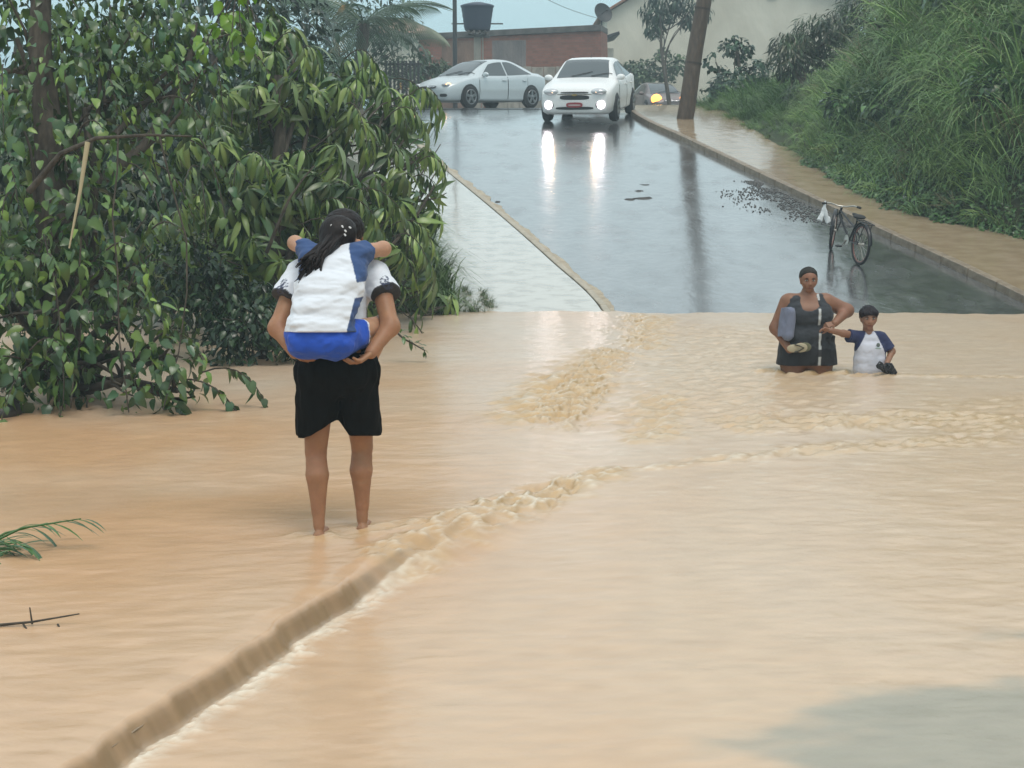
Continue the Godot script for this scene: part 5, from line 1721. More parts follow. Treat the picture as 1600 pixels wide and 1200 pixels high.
# ------------------------------------------------------------------ buildings and street furniture
func build_buildings() -> void:
	# cream gabled house
	var o := thing("gabled_house", "cream plastered house end with a broad gable behind the trees", "house", Vector3(10.5, 3.2, -75.0))
	var outline := [Vector2(-5.97, 0), Vector2(6.1, 0), Vector2(6.1, 5.75), Vector2(-1.6, 7.95), Vector2(-5.97, 5.3)]
	var wall := Shape.new()
	for zz in [0.0, -9.0]:
		var pts := outline.map(func(p): return Vector3(p.x, p.y, zz))
		wall.face(pts, zz < -1.0)
	for k in 5:
		var a: Vector2 = outline[k]
		var b: Vector2 = outline[(k + 1) % 5]
		wall.face([Vector3(a.x, a.y, 0), Vector3(a.x, a.y, -9), Vector3(b.x, b.y, -9), Vector3(b.x, b.y, 0)])
	obj("wall", wall, M.cream, o)
	for e in [[Vector2(-6.3, 5.16), Vector2(-1.6, 8.01)], [Vector2(-1.6, 8.01), Vector2(6.5, 5.7)]]:
		var rf := Shape.new()
		var d: Vector2 = e[1] - e[0]
		var mid: Vector2 = (e[0] + e[1]) / 2.0
		rf.box(Vector3(mid.x, mid.y + 0.06, -4.3), Vector3(d.length(), 0.12, 9.3), 0.02, Basis(Vector3.BACK, d.angle()))
		obj("roof", rf, M.roof_tile, o)
	var vent := Shape.new()
	vent.box(Vector3(1.85, 6.05, 0.02), Vector3(0.42, 0.22, 0.06), 0.01)
	var vn := obj("vent", vent, M.cream_dark, o)
	for k in 3:
		var sl := Shape.new()
		sl.box(Vector3(1.85, 5.98 + k * 0.07, 0.06), Vector3(0.36, 0.025, 0.03), 0.0, Basis(Vector3.RIGHT, 0.5))
		obj("slat", sl, M.dark_grey, vn)
	# low annex with a dark lean-to roof
	o = thing("annex", "small cream annex with dark lean-to roof against the gabled house", "building", Vector3(3.6, 3.3, -69.0))
	wall = Shape.new()
	wall.box(Vector3(0.0, 1.6, -1.5), Vector3(1.75, 3.2, 3.0), 0.02)
	obj("wall", wall, M.cream, o)
	var lr := Shape.new()
	lr.box(Vector3(0.05, 3.5, -1.2), Vector3(2.15, 0.14, 3.9), 0.02, Basis(Vector3.BACK, 0.3))
	obj("roof", lr, M.dark_grey, o)
	var ab := Shape.new()
	ab.box(Vector3(0.1, 2.45, 0.06), Vector3(0.7, 0.35, 0.12), 0.02)
	obj("window", ab, M.dark_grey, o)
	# brick building
	var a := Vector3(-3.75, 3.25, -64.0)
	var b := Vector3(3.6, 3.25, -62.6)
	var dir := (b - a).normalized()
	o = thing("brick_building", "long red brick building with dark streaked parapet behind the silver car", "building", a, atan2(-dir.z, dir.x))
	var ln := (b - a).length()
	wall = Shape.new()
	wall.box(Vector3(ln / 2.0, 1.65, -1.0), Vector3(ln, 3.6, 2.0), 0.0, Basis(Vector3.BACK, 0.035))
	obj("wall", wall, M.brick, o)
	var cp := Shape.new()
	cp.box(Vector3(ln / 2.0 - 0.1, 3.52, -1.0), Vector3(ln + 0.1, 0.24, 2.2), 0.02, Basis(Vector3.BACK, 0.035))
	obj("parapet", cp, M.dark_concrete, o)
	for g in [[0.9, 1.5], [3.0, 1.25], [4.25, 0.14]]:
		var w := Shape.new()
		w.box(Vector3(g[0] + g[1] / 2.0, 1.75, -0.06), Vector3(g[1], 2.9, 0.14), 0.01)
		obj("stained_panel", w, M.grey_render if g[0] > 2.0 else M.brown_render, o)
	# fence wall of grey concrete before it
	o = thing("garden_wall", "stained grey concrete garden wall between the two pale cars", "wall", Vector3(-0.6, 3.2, -57.5))
	for k in 10:
		var p := Shape.new()
		p.box(Vector3(k * 0.44 + 0.22, 0.95, 0), Vector3(0.425, 1.9 + 0.02 * (k % 3), 0.14), 0.012)
		obj("panel", p, M.pale_concrete, o)
	# far tiled roof at the left
	o = thing("tiled_house", "distant house with an orange tiled hip roof left of the thin pole", "house", Vector3(-6.3, 3.2, -84.0))
	wall = Shape.new()
	wall.box(Vector3(0.2, 2.5, -2), Vector3(3.2, 5.0, 4.0), 0.02)
	obj("wall", wall, M.cream, o)
	var hip := Shape.new()
	var e0 := [Vector3(-1.9, 5.0, 0.5), Vector3(2.35, 5.0, 0.5), Vector3(2.35, 5.0, -4.5), Vector3(-1.9, 5.0, -4.5)]
	var r0 := Vector3(-0.8, 6.0, -2)
	var r1 := Vector3(0.6, 6.0, -2)
	hip.face([e0[0], e0[1], r1, r0]); hip.face([e0[1], e0[2], r1]); hip.face([e0[2], e0[3], r0, r1]); hip.face([e0[3], e0[0], r0]); hip.face([e0[3], e0[2], e0[1], e0[0]])
	obj("roof", hip, M.roof_tile, o)
	# water tank on its pillar
	o = thing("water_tank", "dark blue plastic water tank on a concrete pillar above the brick building", "water tank", at(746, 100, 57) * Vector3(1, 0, 1) + Vector3(0, 3.05, 0))
	var pl := Shape.new()
	pl.box(Vector3(0, 1.62, 0), Vector3(0.26, 3.24, 0.26), 0.02)
	obj("pillar", pl, M.pale_concrete, o)
	var top := Shape.new()
	for k in 4: top.box(Vector3(-0.3 + k * 0.2, 3.32, 0), Vector3(0.07, 0.12, 1.5), 0.01)
	top.box(Vector3(0, 3.22, 0), Vector3(0.9, 0.1, 0.5), 0.01)
	top.box(Vector3(0, 3.66, 0), Vector3(1.9, 0.05, 0.05), 0.0)
	obj("platform", top, M.dark_concrete, o)
	var tk := Shape.new()
	var prof := [Vector2(0.0, 3.39), Vector2(0.4, 3.39), Vector2(0.46, 3.42)]
	for k in 9:
		prof.append(Vector2(0.47 + 0.014 * k + 0.012 * (k % 2), 3.46 + 0.095 * k))
	prof.append_array([Vector2(0.62, 4.26), Vector2(0.62, 4.32), Vector2(0.5, 4.36), Vector2(0.2, 4.43), Vector2(0, 4.44)])
	tk.lathe(prof, 28)
	obj("tank", tk, M.tank_blue, o)
	var pp := Shape.new()
	pp.tube([Vector3(0.2, 0, 0.16), Vector3(0.2, 3.3, 0.16), Vector3(0.3, 3.45, 0.16)], [0.03], 6)
	obj("pipe", pp, M.pale_concrete, o)
	# dish
	o = thing("satellite_dish", "dark round satellite dish on the roof corner beside the cream gable", "satellite dish", at(940, 38, 63.5))
	var dish := Shape.new()
	var dp := []
	for k in 7: dp.append(Vector2(0.42 * k / 6.0, 0.14 * pow(k / 6.0, 2)))
	dish.lathe(dp, 24, Vector3(0, 0.42, 0.0), Basis(Vector3.UP, 0.5) * Basis(Vector3.RIGHT, 1.2))
	obj("bowl", dish, M.dark_grey, o)
	var arm := Shape.new()
	arm.tube([Vector3(0, -0.15, -0.1), Vector3(0, 0.42, -0.02)], [0.03], 6)
	arm.tube([Vector3(0, 0.42, 0.0), Vector3(0.2, 0.55, 0.42)], [0.015], 5)
	arm.ball(Vector3(0.2, 0.55, 0.42), Vector3(0.05, 0.05, 0.06), 8)
	obj("mount", arm, M.dark_grey, o)
	# poles
	o = thing("street_pole", "thin dark upright pole left of the water tank", "pole", at(711, 110, 54) * Vector3(1, 0, 1) + Vector3(0, 3.3, 0))
	var po := Shape.new()
	po.tube([Vector3.ZERO, Vector3(0, 4, 0), Vector3(-0.03, 9, 0)], [0.085, 0.075, 0.06], 10)
	obj("shaft", po, M.dark_grey, o)
	var ca := Shape.new()
	ca.box(Vector3(0, 8.4, 0), Vector3(1.6, 0.1, 0.1), 0.01)
	obj("crossarm", ca, M.dark_grey, o)
	for k in 3:
		var ins := Shape.new()
		ins.tube([Vector3(-0.6 + k * 0.6, 8.45, 0), Vector3(-0.6 + k * 0.6, 8.62, 0)], [0.03, 0.045], 8)
		obj("insulator", ins, M.white_plastic, o)
	var foot := Vector3(4.22, rise(-38.6), -38.6)
	o = thing("leaning_pole", "stout brown wooden pole leaning right beside the flooded pavement", "pole", foot)
	var tr := Shape.new()
	var path := []
	var rad := []
	for k in 40:
		var t := k / 39.0
		path.append(Vector3(t * 9.0 * sin(0.147), -0.3 + t * 9.0, 0.0) + Vector3(0.012 * sin(t * 21.0), 0, 0.01 * sin(t * 17.0)))
		rad.append(lerpf(0.215, 0.13, t) + 0.004 * fine.get_noise_1d(t * 50.0))
	tr.tube(path, rad, 18)
	obj("shaft", tr, M.pole_wood, o)
	for t in [0.19, 0.335]:
		var bd := Shape.new()
		var c := Vector3(t * 9.0 * sin(0.147), -0.3 + t * 9.0, 0)
		var ax := Vector3(sin(0.147), 1, 0).normalized()
		bd.tube([c, c + ax * 0.05], [lerpf(0.215, 0.13, t) + 0.008], 18)
		obj("steel_band", bd, M.rust, o)
	var wires := [[[711, -100, 54], [948, 32, 75]], [[711, -94, 54], [640, -60, 70]]]
	for k in 2:
		var w: Array = wires[k]
		var sh := Shape.new()
		var p0 := at(w[0][0], w[0][1], w[0][2])
		var p1 := at(w[1][0], w[1][1], w[1][2])
		p0 = o.position if false else p0
		var pts := []
		for j in 15:
			var t := j / 14.0
			pts.append(p0.lerp(p1, t) + Vector3(0, -0.5 * sin(PI * t), 0))
		sh.tube(pts, [0.012], 5)
		tag(obj("power_cable", sh, M.black), ["thin cable from the upright pole down to the brick building's roof", "thin cable from the upright pole towards the far left"][k], "cable")
	# gate at the left end of the cross street
	o = thing("metal_gate", "dark slatted gate under the palm left of the silver car", "gate", at(604, 150, 46) * Vector3(1, 0, 1) + Vector3(0, 3.25, 0))
	for k in 9:
		var s := Shape.new()
		s.box(Vector3(k * 0.12, 0.75, 0), Vector3(0.07, 1.5, 0.03), 0.006)
		obj("slat", s, M.dark_grey, o)
	for y in [0.1, 1.4]:
		var fr := Shape.new()
		fr.box(Vector3(0.48, y, -0.035), Vector3(1.15, 0.07, 0.035), 0.006)
		obj("rail", fr, M.dark_grey, o)


func build_small() -> void:
	# clods on the road, gravel spill, litter, twigs
	var spots := [[985, 314, 0.16, 0.05], [1004, 313, 0.22, 0.07], [998, 301, 0.13, 0.05], [1007, 292, 0.16, 0.05], [1016, 292, 0.08, 0.03], [777, 318, 0.07, 0.05]]
	var names := ["flat dark clod on the wet road, leftmost of the little cluster in the lane", "largest dark clod of the cluster in the middle of the wet road", "dark clod above the largest one on the wet road", "dark clod at the far edge of the cluster on the road", "tiny dark clod right of the others on the road", "small dark clod beside the sandy left kerb of the road"]
	for k in spots.size():
		var s: Array = spots[k]
		var z := -20.5
		while at(s[0], s[1], -z).y > rise(z) and z > -45.0: z -= 0.05
		var p := at(s[0], s[1], -z)
		var o := Shape.new()
		o.ball(Vector3.ZERO, Vector3(s[2], s[3], 0.1), 9)
		for j in o.v.size(): o.v[j] *= 1.0 + 0.35 * fine.get_noise_3dv(o.v[j] * 60.0 + Vector3(k * 9, 0, 0))
		o.smooth()
		var m := obj("mud_clod", o, M.mud)
		m.position = p
		tag(m, names[k], "clod", "clods on the wet road")
	rng.seed = 77
	var tr := []
	var cl := []
	var st := Shape.new()
	st.ball(Vector3.ZERO, Vector3(1, 0.5, 0.8), 6)
	for k in 2600:
		var t := rng.randf()
		var z := lerpf(-30.3, -26.0, t)
		var x := along(ROAD_R, z) - 0.12 - absf(rng.randfn(0.0, 0.55 * sin(PI * clampf(t, 0.05, 0.95)) + 0.1))
		if soft.get_noise_2d(x * 60, z * 30) < -0.1: continue
		tr.append(Transform3D(Basis(Vector3.UP, rng.randf() * TAU).scaled(Vector3.ONE * rng.randf_range(0.005, 0.02)), Vector3(x, rise(z) + 0.006, z)))
		var g := rng.randf_range(0.4, 1.2)
		cl.append(Color(0.14 * g, 0.135 * g, 0.13 * g))
	many("gravel", st.mesh(), painted(0.6), tr, cl)
	var lt := Shape.new()
	lt.col = Color(0.7, 0.72, 0.7)
	lt.ball(Vector3(0, 0.06, 0), Vector3(0.12, 0.06, 0.08), 10)
	lt.box(Vector3(0.12, 0.05, 0.02), Vector3(0.12, 0.09, 0.05), 0.02, Basis(Vector3.BACK, 0.5))
	for j in lt.v.size(): lt.v[j] += Vector3.ONE * 0.03 * fine.get_noise_3dv(lt.v[j] * 40.0)
	lt.smooth()
	var l := obj("crumpled_paper", lt, M.cloth)
	l.position = Vector3(6.98, rise(-27.4) + 0.14, -27.4)
	tag(l, "crumpled white paper litter at the foot of the grassy bank", "litter")
	# floating twig, lower left
	var tw := thing("twig", "bare brown twig with short side shoots afloat at the left edge", "twig", Vector3(-2.45, 0.14, -6.42))
	var b := Shape.new()
	var main := [Vector3(0, 0.0, 0), Vector3(0.18, 0.0, -0.03), Vector3(0.36, 0.015, -0.04), Vector3(0.56, 0.045, -0.06)]
	b.tube(main, [0.008, 0.007, 0.005, 0.003], 6)
	obj("stem", b, M.bark, tw)
	for s in [[0.2, 0.02, 0.03], [0.32, -0.03, 0.05], [0.36, 0.07, -0.01], [0.47, -0.06, 0.06], [0.12, -0.02, 0.03]]:
		var g := Shape.new()
		g.tube([Vector3(s[0], 0.006, -0.035), Vector3(s[0] + s[2] * 0.9, 0.01 + s[1], -0.03 + s[2])], [0.005, 0.003], 5)
		obj("shoot", g, M.bark, tw)
	# trailing branch in front of the big-leaved tree
	var a0 := at(612, 512, 15.6)
	tw = thing("trailing_branch", "thin branch with small leaves trailing over the water beside the carried girl", "branch", a0)
	b = Shape.new()
	var a1 := at(664, 548, 15.6) - a0
	b.tube([Vector3.ZERO, a1 * 0.35 + Vector3(0, -0.03, 0), a1 * 0.7 + Vector3(0, -0.01, 0), a1], [0.012, 0.01, 0.008, 0.005], 6)
	obj("stem", b, M.bark, tw)
	var lf := leaf(1.0, 0.36, 0.3).mesh()
	for k in 16:
		var t := 0.2 + 0.8 * k / 15.0
		var d := Vector3(rng.randf_range(-0.4, 1), rng.randf_range(-0.7, 0.7), rng.randf_range(-0.4, 0.9))
		obj("leaf", lf, M.leaf_set[k % M.leaf_set.size()], tw).transform = aim(a1 * t, d, Vector3.UP, rng.randf_range(0.08, 0.15))
	# grass stems leaning in at the left edge
	var g0 := Vector3(-2.85, 0.1, -7.75)
	tw = thing("grass_clump", "green bamboo-like grass leaning over the water at the left edge", "grass", g0)
	b = Shape.new()
	var stems := [[0.34, 0.1, 0.1], [0.62, 0.2, 0.0], [0.22, 0.04, 0.2], [0.4, 0.14, -0.15], [0.3, 0.07, 0.12]]
	for s in stems: b.tube([Vector3.ZERO, Vector3(s[0] * 0.5, s[1] * 0.75, s[2] * 0.5), Vector3(s[0], s[1], s[2])], [0.008, 0.006, 0.003], 6)
	obj("stem", b, M.leaf_set[0], tw)
	var bl := leaf(1.0, 0.1, 0.35, 0.3, 5).mesh()
	for s in stems:
		for k in 11:
			var t := 0.25 + 0.75 * k / 10.0
			var p := Vector3(s[0] * t, s[1] * sin(t * PI * 0.5), s[2] * t)
			obj("leaf", bl, M.leaf_set[(k + 1) % M.leaf_set.size()], tw).transform = aim(p, Vector3(s[0] + 0.15, rng.randf_range(-0.25, 0.3), rng.randf_range(-0.5, 0.5)), Vector3.UP, rng.randf_range(0.12, 0.26))
	var rk := Shape.new()
	rk.ball(Vector3.ZERO, Vector3(0.2, 0.12, 0.2), 12)
	for j in rk.v.size(): rk.v[j] *= 1.0 + 0.3 * fine.get_noise_3dv(rk.v[j] * 9.0)
	rk.smooth()
	var r := obj("rock", rk, M.mud)
	r.position = Vector3(-4.2, 0.06, -12.4)
	tag(r, "dark wet rock just above the water at the left edge", "rock")


# ------------------------------------------------------------------ plants
func blob_points(blobs: Array, count: int, inner: float) -> Array:       # [point, outward] spread through lumpy balls [u, v, depth, radius]
	var out := []
	var total := 0.0
	for b in blobs: total += b[3] * b[3]
	for b in blobs:
		var c := at(b[0], b[1], b[2])
		for k in int(count * b[3] * b[3] / total):
			var d := rdir()
			var r: float = b[3] * lerpf(inner, 1.0, sqrt(rng.randf())) * (1.0 + 0.35 * soft.get_noise_3dv((c + d * b[3]) * 30.0))
			out.append([c + d * r * Vector3(1, 0.92, 0.85), d])
	return out


func wood(parent: Node3D, foot: Vector3, top: Vector3, r: float, blobs: Array, per := 4) -> void:
	var sh := Shape.new()
	bough(sh, Vector3.ZERO, top - foot, r, r * 0.4, 0.05, 9)
	obj("trunk", sh, M.bark, parent)
	for b in blobs:
		var c := at(b[0], b[1], b[2]) - foot
		var t := clampf((c.y - 0.5) / maxf((top - foot).y, 0.5) - 0.3, 0.1, 0.9)
		var start := (top - foot) * t
		var br := Shape.new()
		bough(br, start, c, r * 0.32, r * 0.12)
		for k in per: bough(br, start.lerp(c, rng.randf_range(0.5, 1.0)), c + rdir() * b[3] * 0.85, r * 0.12, 0.006, 0.1, 5)
		obj("branch", br, M.bark, parent)


func single_spots(blobs: Array, count: int, inner: float, s0: float, s1: float, droop: float) -> Array:
	var out := []
	for q in blob_points(blobs, count, inner):
		if soft.get_noise_3dv(q[0] * 60.0) < -0.2: continue
		var d: Vector3 = q[1]
		var f := Vector3(d.x, 0.15 * d.y - droop, d.z) + rdir() * 0.75
		out.append(aim(q[0], f, (d + Vector3.UP * 0.9 + rdir() * 0.8).normalized(), rng.randf_range(s0, s1)))
	return out


func rosette_spots(blobs: Array, count: int, inner: float, s0: float, s1: float, per: int) -> Array:
	var out := []
	for q in blob_points(blobs, count, inner):
		if soft.get_noise_3dv(q[0] * 55.0) < -0.12: continue
		var ax: Vector3 = (q[1] * 0.8 + Vector3.UP * 0.75 + rdir() * 0.25).normalized()
		var x := ax.cross(Vector3(0.3, 0.2, 0.9)).normalized()
		var y := ax.cross(x)
		for k in per:
			var a := TAU * k / per + rng.randf_range(-0.3, 0.3)
			var f := (x * cos(a) + y * sin(a)) + ax * rng.randf_range(-0.25, 0.45) + Vector3.DOWN * 0.45
			out.append(aim(q[0] + rdir() * 0.03, f, ax, rng.randf_range(s0, s1)))
	return out


func spray_spots(parent: Node3D, blobs: Array, count: int, l0: float, l1: float, s0: float, s1: float) -> Array:
	# drooping shoots that stand out from the crown, with leaves in two rows
	var out := []
	var stems := Shape.new()
	for q in blob_points(blobs, count, 0.85):
		var d: Vector3 = (q[1] + Vector3(0.25, 0.5, 0.3) + rdir() * 0.4).normalized()
		var ln := rng.randf_range(l0, l1)
		var path := []
		for k in 8:
			var t := k / 7.0
			path.append(q[0] + d * ln * t * (1.0 - 0.25 * t) + Vector3.DOWN * ln * 0.75 * t * t)
		stems.tube(path.map(func(p): return p - parent.position), [0.008, 0.008, 0.007, 0.007, 0.006, 0.005, 0.004, 0.002], 5, false)
		var n := 15
		for k in n:
			var t := 0.25 + 0.75 * k / (n - 1.0)
			var a := int(t * 6.99)
			var p: Vector3 = path[a].lerp(path[mini(a + 1, 7)], fmod(t * 6.99, 1.0))
			var f: Vector3 = (path[mini(a + 1, 7)] - path[a]).normalized()
			var side := f.cross(Vector3.UP).normalized() * (1.0 if k % 2 else -1.0)
			out.append(aim(p, f * 0.6 + side * 0.7 + Vector3.DOWN * 0.35 + rdir() * 0.25, Vector3.UP + rdir() * 0.3, rng.randf_range(s0, s1)))
	obj("shoots", stems, M.bark, parent).set_meta("kind", "stuff")
	return out


func build_left_trees() -> void:
	var heart := [leaf(1.0, 0.82, 0.35, 0.2, 4, true).mesh(), leaf(1.0, 0.7, 0.6, 0.25, 4, true).mesh(), leaf(1.0, 0.6, 0.2, 0.3, 4, true).mesh()]
	var long := [leaf(1.0, 0.22, 0.8, 0.3, 6).mesh(), leaf(1.0, 0.25, 1.05, 0.35, 6).mesh(), leaf(1.0, 0.2, 0.55, 0.3, 6).mesh()]
	M.heart = heart
	M.long = long
	rng.seed = 21
	# creeper-covered tree at the left edge
	var blobs := [[30, 60, 14.2, 1.0], [130, 170, 14.0, 0.85], [205, 50, 14.8, 0.9], [40, 300, 13.6, 0.9], [150, 360, 13.3, 0.6], [255, 130, 14.8, 0.65], [90, 470, 13.0, 0.75], [195, 500, 12.9, 0.5], [262, 560, 12.75, 0.36], [60, 570, 12.8, 0.5], [215, 585, 12.7, 0.32], [140, 560, 12.9, 0.4], [275, 610, 12.65, 0.22], [310, 40, 15.2, 0.55], [-40, 420, 13.2, 0.7], [20, 590, 12.6, 0.3]]
	var foot := Vector3(-3.9, -0.3, -13.4)
	var o := thing("creeper_tree", "big tree at the left edge smothered in heart-shaped creeper leaves", "tree", foot)
	wood(o, foot, at(60, -60, 13.8), 0.2, blobs)
	var cols := [Color(0.065, 0.13, 0.028), Color(0.1, 0.185, 0.036), Color(0.035, 0.072, 0.02), Color(0.16, 0.25, 0.045), Color(0.05, 0.12, 0.05), Color(0.075, 0.13, 0.05), Color(0.04, 0.09, 0.03), Color(0.12, 0.2, 0.06)]
	var spots := single_spots(blobs, 5200, 0.3, 0.06, 0.17, 0.75)
	spots.append_array(spray_spots(o, blobs, 90, 0.4, 0.9, 0.07, 0.15))
	plant_leaves(o, spots, [heart[0], heart[1], heart[2], long[1]], leaf_mats(cols), cols, 300)
	var stick := Shape.new()
	stick.tube([at(137, 222, 12.4) - foot, at(125, 300, 12.4) - foot, at(108, 388, 12.4) - foot], [0.022, 0.014, 0.007], 6)
	obj("dead_stick", stick, M.dry_wood, o)
	var br := Shape.new()
	br.tube([at(45, 300, 12.6) - foot, at(95, 240, 12.5) - foot, at(150, 216, 12.4) - foot, at(230, 211, 12.4) - foot, at(300, 213, 12.4) - foot], [0.03, 0.022, 0.016, 0.012, 0.006], 7)
	obj("bare_branch", br, M.bark, o)
	for k in 4:
		var vine := Shape.new()
		var u := 70.0 + k * 58.0
		var v0 := rng.randf_range(180, 380)
		bough(vine, at(u, v0, 12.6) - foot, at(u + rng.randf_range(-25, 35), 640, 12.5) - foot, 0.008, 0.006, 0.1, 5)
		obj("vine_stem", vine, M.bark, o)
	# big-leaved tree behind the pair
	blobs = [[395, 150, 18.0, 0.75], [480, 165, 18.4, 0.7], [345, 260, 17.2, 0.7], [440, 280, 17.4, 0.75], [545, 225, 18.8, 0.6], [600, 290, 18.8, 0.55], [520, 360, 18.0, 0.75], [620, 395, 18.8, 0.55], [410, 390, 17.2, 0.75], [575, 450, 18.6, 0.55], [470, 470, 17.6, 0.65], [648, 245, 19.2, 0.28], [655, 345, 19.0, 0.3], [300, 380, 16.8, 0.6], [655, 450, 19.4, 0.28], [625, 472, 19.6, 0.34], [690, 476, 20.2, 0.2], [678, 290, 19.4, 0.22], [600, 165, 20.5, 0.42], [640, 200, 20.5, 0.34], [575, 125, 21.0, 0.4], [672, 240, 20.0, 0.22], [440, 60, 18.8, 0.4]]
	foot = Vector3(-2.75, -0.3, -17.4)
	rng.seed = 22
	o = thing("big_leaved_tree", "spreading tree with rosettes of long drooping leaves behind the carried girl", "tree", foot)
	wood(o, foot, at(440, 120, 17.8), 0.13, blobs)
	cols = [Color(0.15, 0.23, 0.06), Color(0.2, 0.285, 0.075), Color(0.085, 0.14, 0.04), Color(0.25, 0.33, 0.09), Color(0.1, 0.16, 0.065), Color(0.13, 0.2, 0.05), Color(0.16, 0.22, 0.1), Color(0.09, 0.16, 0.05), Color(0.06, 0.12, 0.045), Color(0.2, 0.27, 0.07)]
	spots = rosette_spots(blobs, 500, 0.35, 0.2, 0.38, 10)
	spots.append_array(spray_spots(o, blobs, 110, 0.55, 1.15, 0.14, 0.3))
	plant_leaves(o, spots, long, leaf_mats(cols), cols, 300)
	var dead := Shape.new()
	bough(dead, at(418, 395, 16.2) - foot, at(492, 258, 16.2) - foot, 0.022, 0.008)
	obj("bare_branch", dead, M.bark, o)
	# dark bush standing in the water below it
	blobs = [[335, 470, 15.8, 0.5], [400, 500, 15.6, 0.48], [440, 530, 15.6, 0.35], [370, 535, 15.5, 0.32], [470, 470, 16.2, 0.4], [300, 430, 15.8, 0.5]]
	foot = Vector3(-2.6, -0.3, -15.8)
	rng.seed = 23
	o = thing("dark_bush", "dark small-leaved bush standing in the flood left of the man", "bush", foot)
	wood(o, foot, at(400, 470, 15.7), 0.06, blobs, 3)
	cols = [Color(0.014, 0.036, 0.014), Color(0.02, 0.05, 0.018), Color(0.028, 0.065, 0.02)]
	plant_leaves(o, single_spots(blobs, 3000, 0.3, 0.07, 0.13, 0.6), [heart[2], long[0]], leaf_mats(cols), cols, 120)
	# lime-green hanging spray at the top
	blobs = [[388, 10, 13.0, 0.16], [378, 50, 13.0, 0.14], [402, 40, 13.0, 0.12], [345, 25, 13.2, 0.15], [365, 75, 13.0, 0.08], [318, 70, 13.2, 0.1]]
	foot = at(385, -60, 13.4)
	rng.seed = 24
	o = thing("lime_spray", "hanging spray of lime green round leaves at the top above the big-leaved tree", "vine", foot)
	var st := Shape.new()
	for b in blobs: bough(st, Vector3.ZERO, at(b[0], b[1] + 10, b[2]) - foot, 0.009, 0.004, 0.06, 5)
	obj("stem", st, M.bark, o)
	cols = [Color(0.16, 0.3, 0.02), Color(0.2, 0.36, 0.03), Color(0.12, 0.24, 0.03)]
	plant_leaves(o, single_spots(blobs, 62, 0.2, 0.1, 0.15, 1.0), [heart[0]], leaf_mats(cols), cols, 100)
	# dark trees filling in behind
	for t in [["dense dark tree behind the creeper tree at the upper left", [[60, 120, 20, 1.4], [180, 220, 20, 1.2], [240, 340, 19, 1.0], [120, 420, 19, 1.2], [280, 480, 18.6, 0.8], [10, 330, 20, 1.2]], Vector3(-5.2, -0.3, -20.0), 31, Color(0.022, 0.05, 0.02)],
			["shadowy blue green tree rising behind the big-leaved tree", [[330, 60, 26, 1.5], [420, 30, 26.5, 1.1], [300, 190, 25, 1.4], [410, 170, 25.5, 1.1], [470, 130, 26.5, 0.8]], Vector3(-4.7, 0.9, -26.0), 32, Color(0.028, 0.055, 0.034)],
			["pale misty tree behind the palm beside the cross street", [[520, 40, 48, 1.7], [600, 30, 50, 1.2], [625, 75, 49, 0.9], [560, 110, 48, 1.5], [645, 105, 48, 0.75], [470, 60, 47, 1.6], [500, 150, 46, 1.5]], Vector3(-5.0, 3.2, -48.5), 33, Color(0.045, 0.085, 0.045)],
			["low hedge bush at the roadside just right of the palm", [[668, 100, 50, 0.5], [690, 110, 51, 0.4], [650, 120, 50, 0.6]], Vector3(-2.7, 3.2, -50.5), 34, Color(0.06, 0.1, 0.045)]]:
		rng.seed = t[3]
		o = thing("background_tree", t[0], "tree", t[2])
		wood(o, t[2], at(t[1][0][0], t[1][0][1], t[1][0][2]), 0.14, t[1], 2)
		var c: Color = t[4]
		cols = [c, c * 1.35, c * 0.75]
		plant_leaves(o, single_spots(t[1], 4600 if t[3] != 34 else 900, 0.4, 0.14, 0.26, 0.5), [long[2], heart[2]], leaf_mats(cols), cols, 0)
	# palm
	foot = Vector3(-4.3, 3.0, -43.0)
	o = thing("palm_tree", "palm with arching fronds above the gate left of the cars", "palm")
	o.position = foot
	rng.seed = 41
	var tk := Shape.new()
	var hub := at(568, 40, 43.0) - foot
	var pts := []
	var rad := []
	for k in 20:
		pts.append(Vector3.ZERO.lerp(hub, k / 19.0))
		rad.append(0.17 + 0.012 * (k % 2))
	tk.tube(pts, rad, 12)
	obj("trunk", tk, M.bark, o)
	var fronds := []
	for f in 2:
		var fr := Shape.new()
		var L := 2.5
		var spine := []
		for k in 13:
			var t := k / 12.0
			spine.append(Vector3(0, 0.75 * t - 1.5 * t * t, t * L * (1.0 - 0.12 * t)))
		fr.col = Color(1, 1, 0.9)
		fr.tube(spine, [0.03, 0.028, 0.026, 0.024, 0.022, 0.02, 0.018, 0.016, 0.014, 0.012, 0.01, 0.008, 0.004], 5)
		for k in 60:
			var t := 0.1 + 0.9 * (k / 2) / 30.0
			var sgn := 1.0 if k % 2 else -1.0
			var p: Vector3 = spine[int(t * 11.99)].lerp(spine[mini(int(t * 11.99) + 1, 12)], fmod(t * 11.99, 1.0))
			var ln := 0.75 * sin(PI * (0.15 + 0.8 * t)) + 0.1
			var dirv := Vector3(sgn * 0.85, -0.25 - 0.35 * f, 0.6).normalized()
			var w := Vector3(0, 0, 0.017)
			var g := rng.randf_range(0.75, 1.15)
			fr.col = Color(g, g, g)
			var tip := p + dirv * ln + Vector3(0, -0.3 * ln * (0.6 + f), 0)
			var mid := p + dirv * ln * 0.5 + Vector3(0, 0.02, 0)
			var i0 := fr.v.size()
			var f0 := fr.i.size()
			fr.vert(p - w * 0.6); fr.vert(p + w * 0.6); fr.vert(mid - w); fr.vert(mid + w); fr.vert(tip)
			fr.quad(i0, i0 + 1, i0 + 3, i0 + 2); fr.tri(i0 + 2, i0 + 3, i0 + 4)
			fr.smooth(i0, f0)
		fronds.append(fr.mesh())
	var pm := leaf_mats([Color(0.05, 0.1, 0.05), Color(0.065, 0.12, 0.055)])
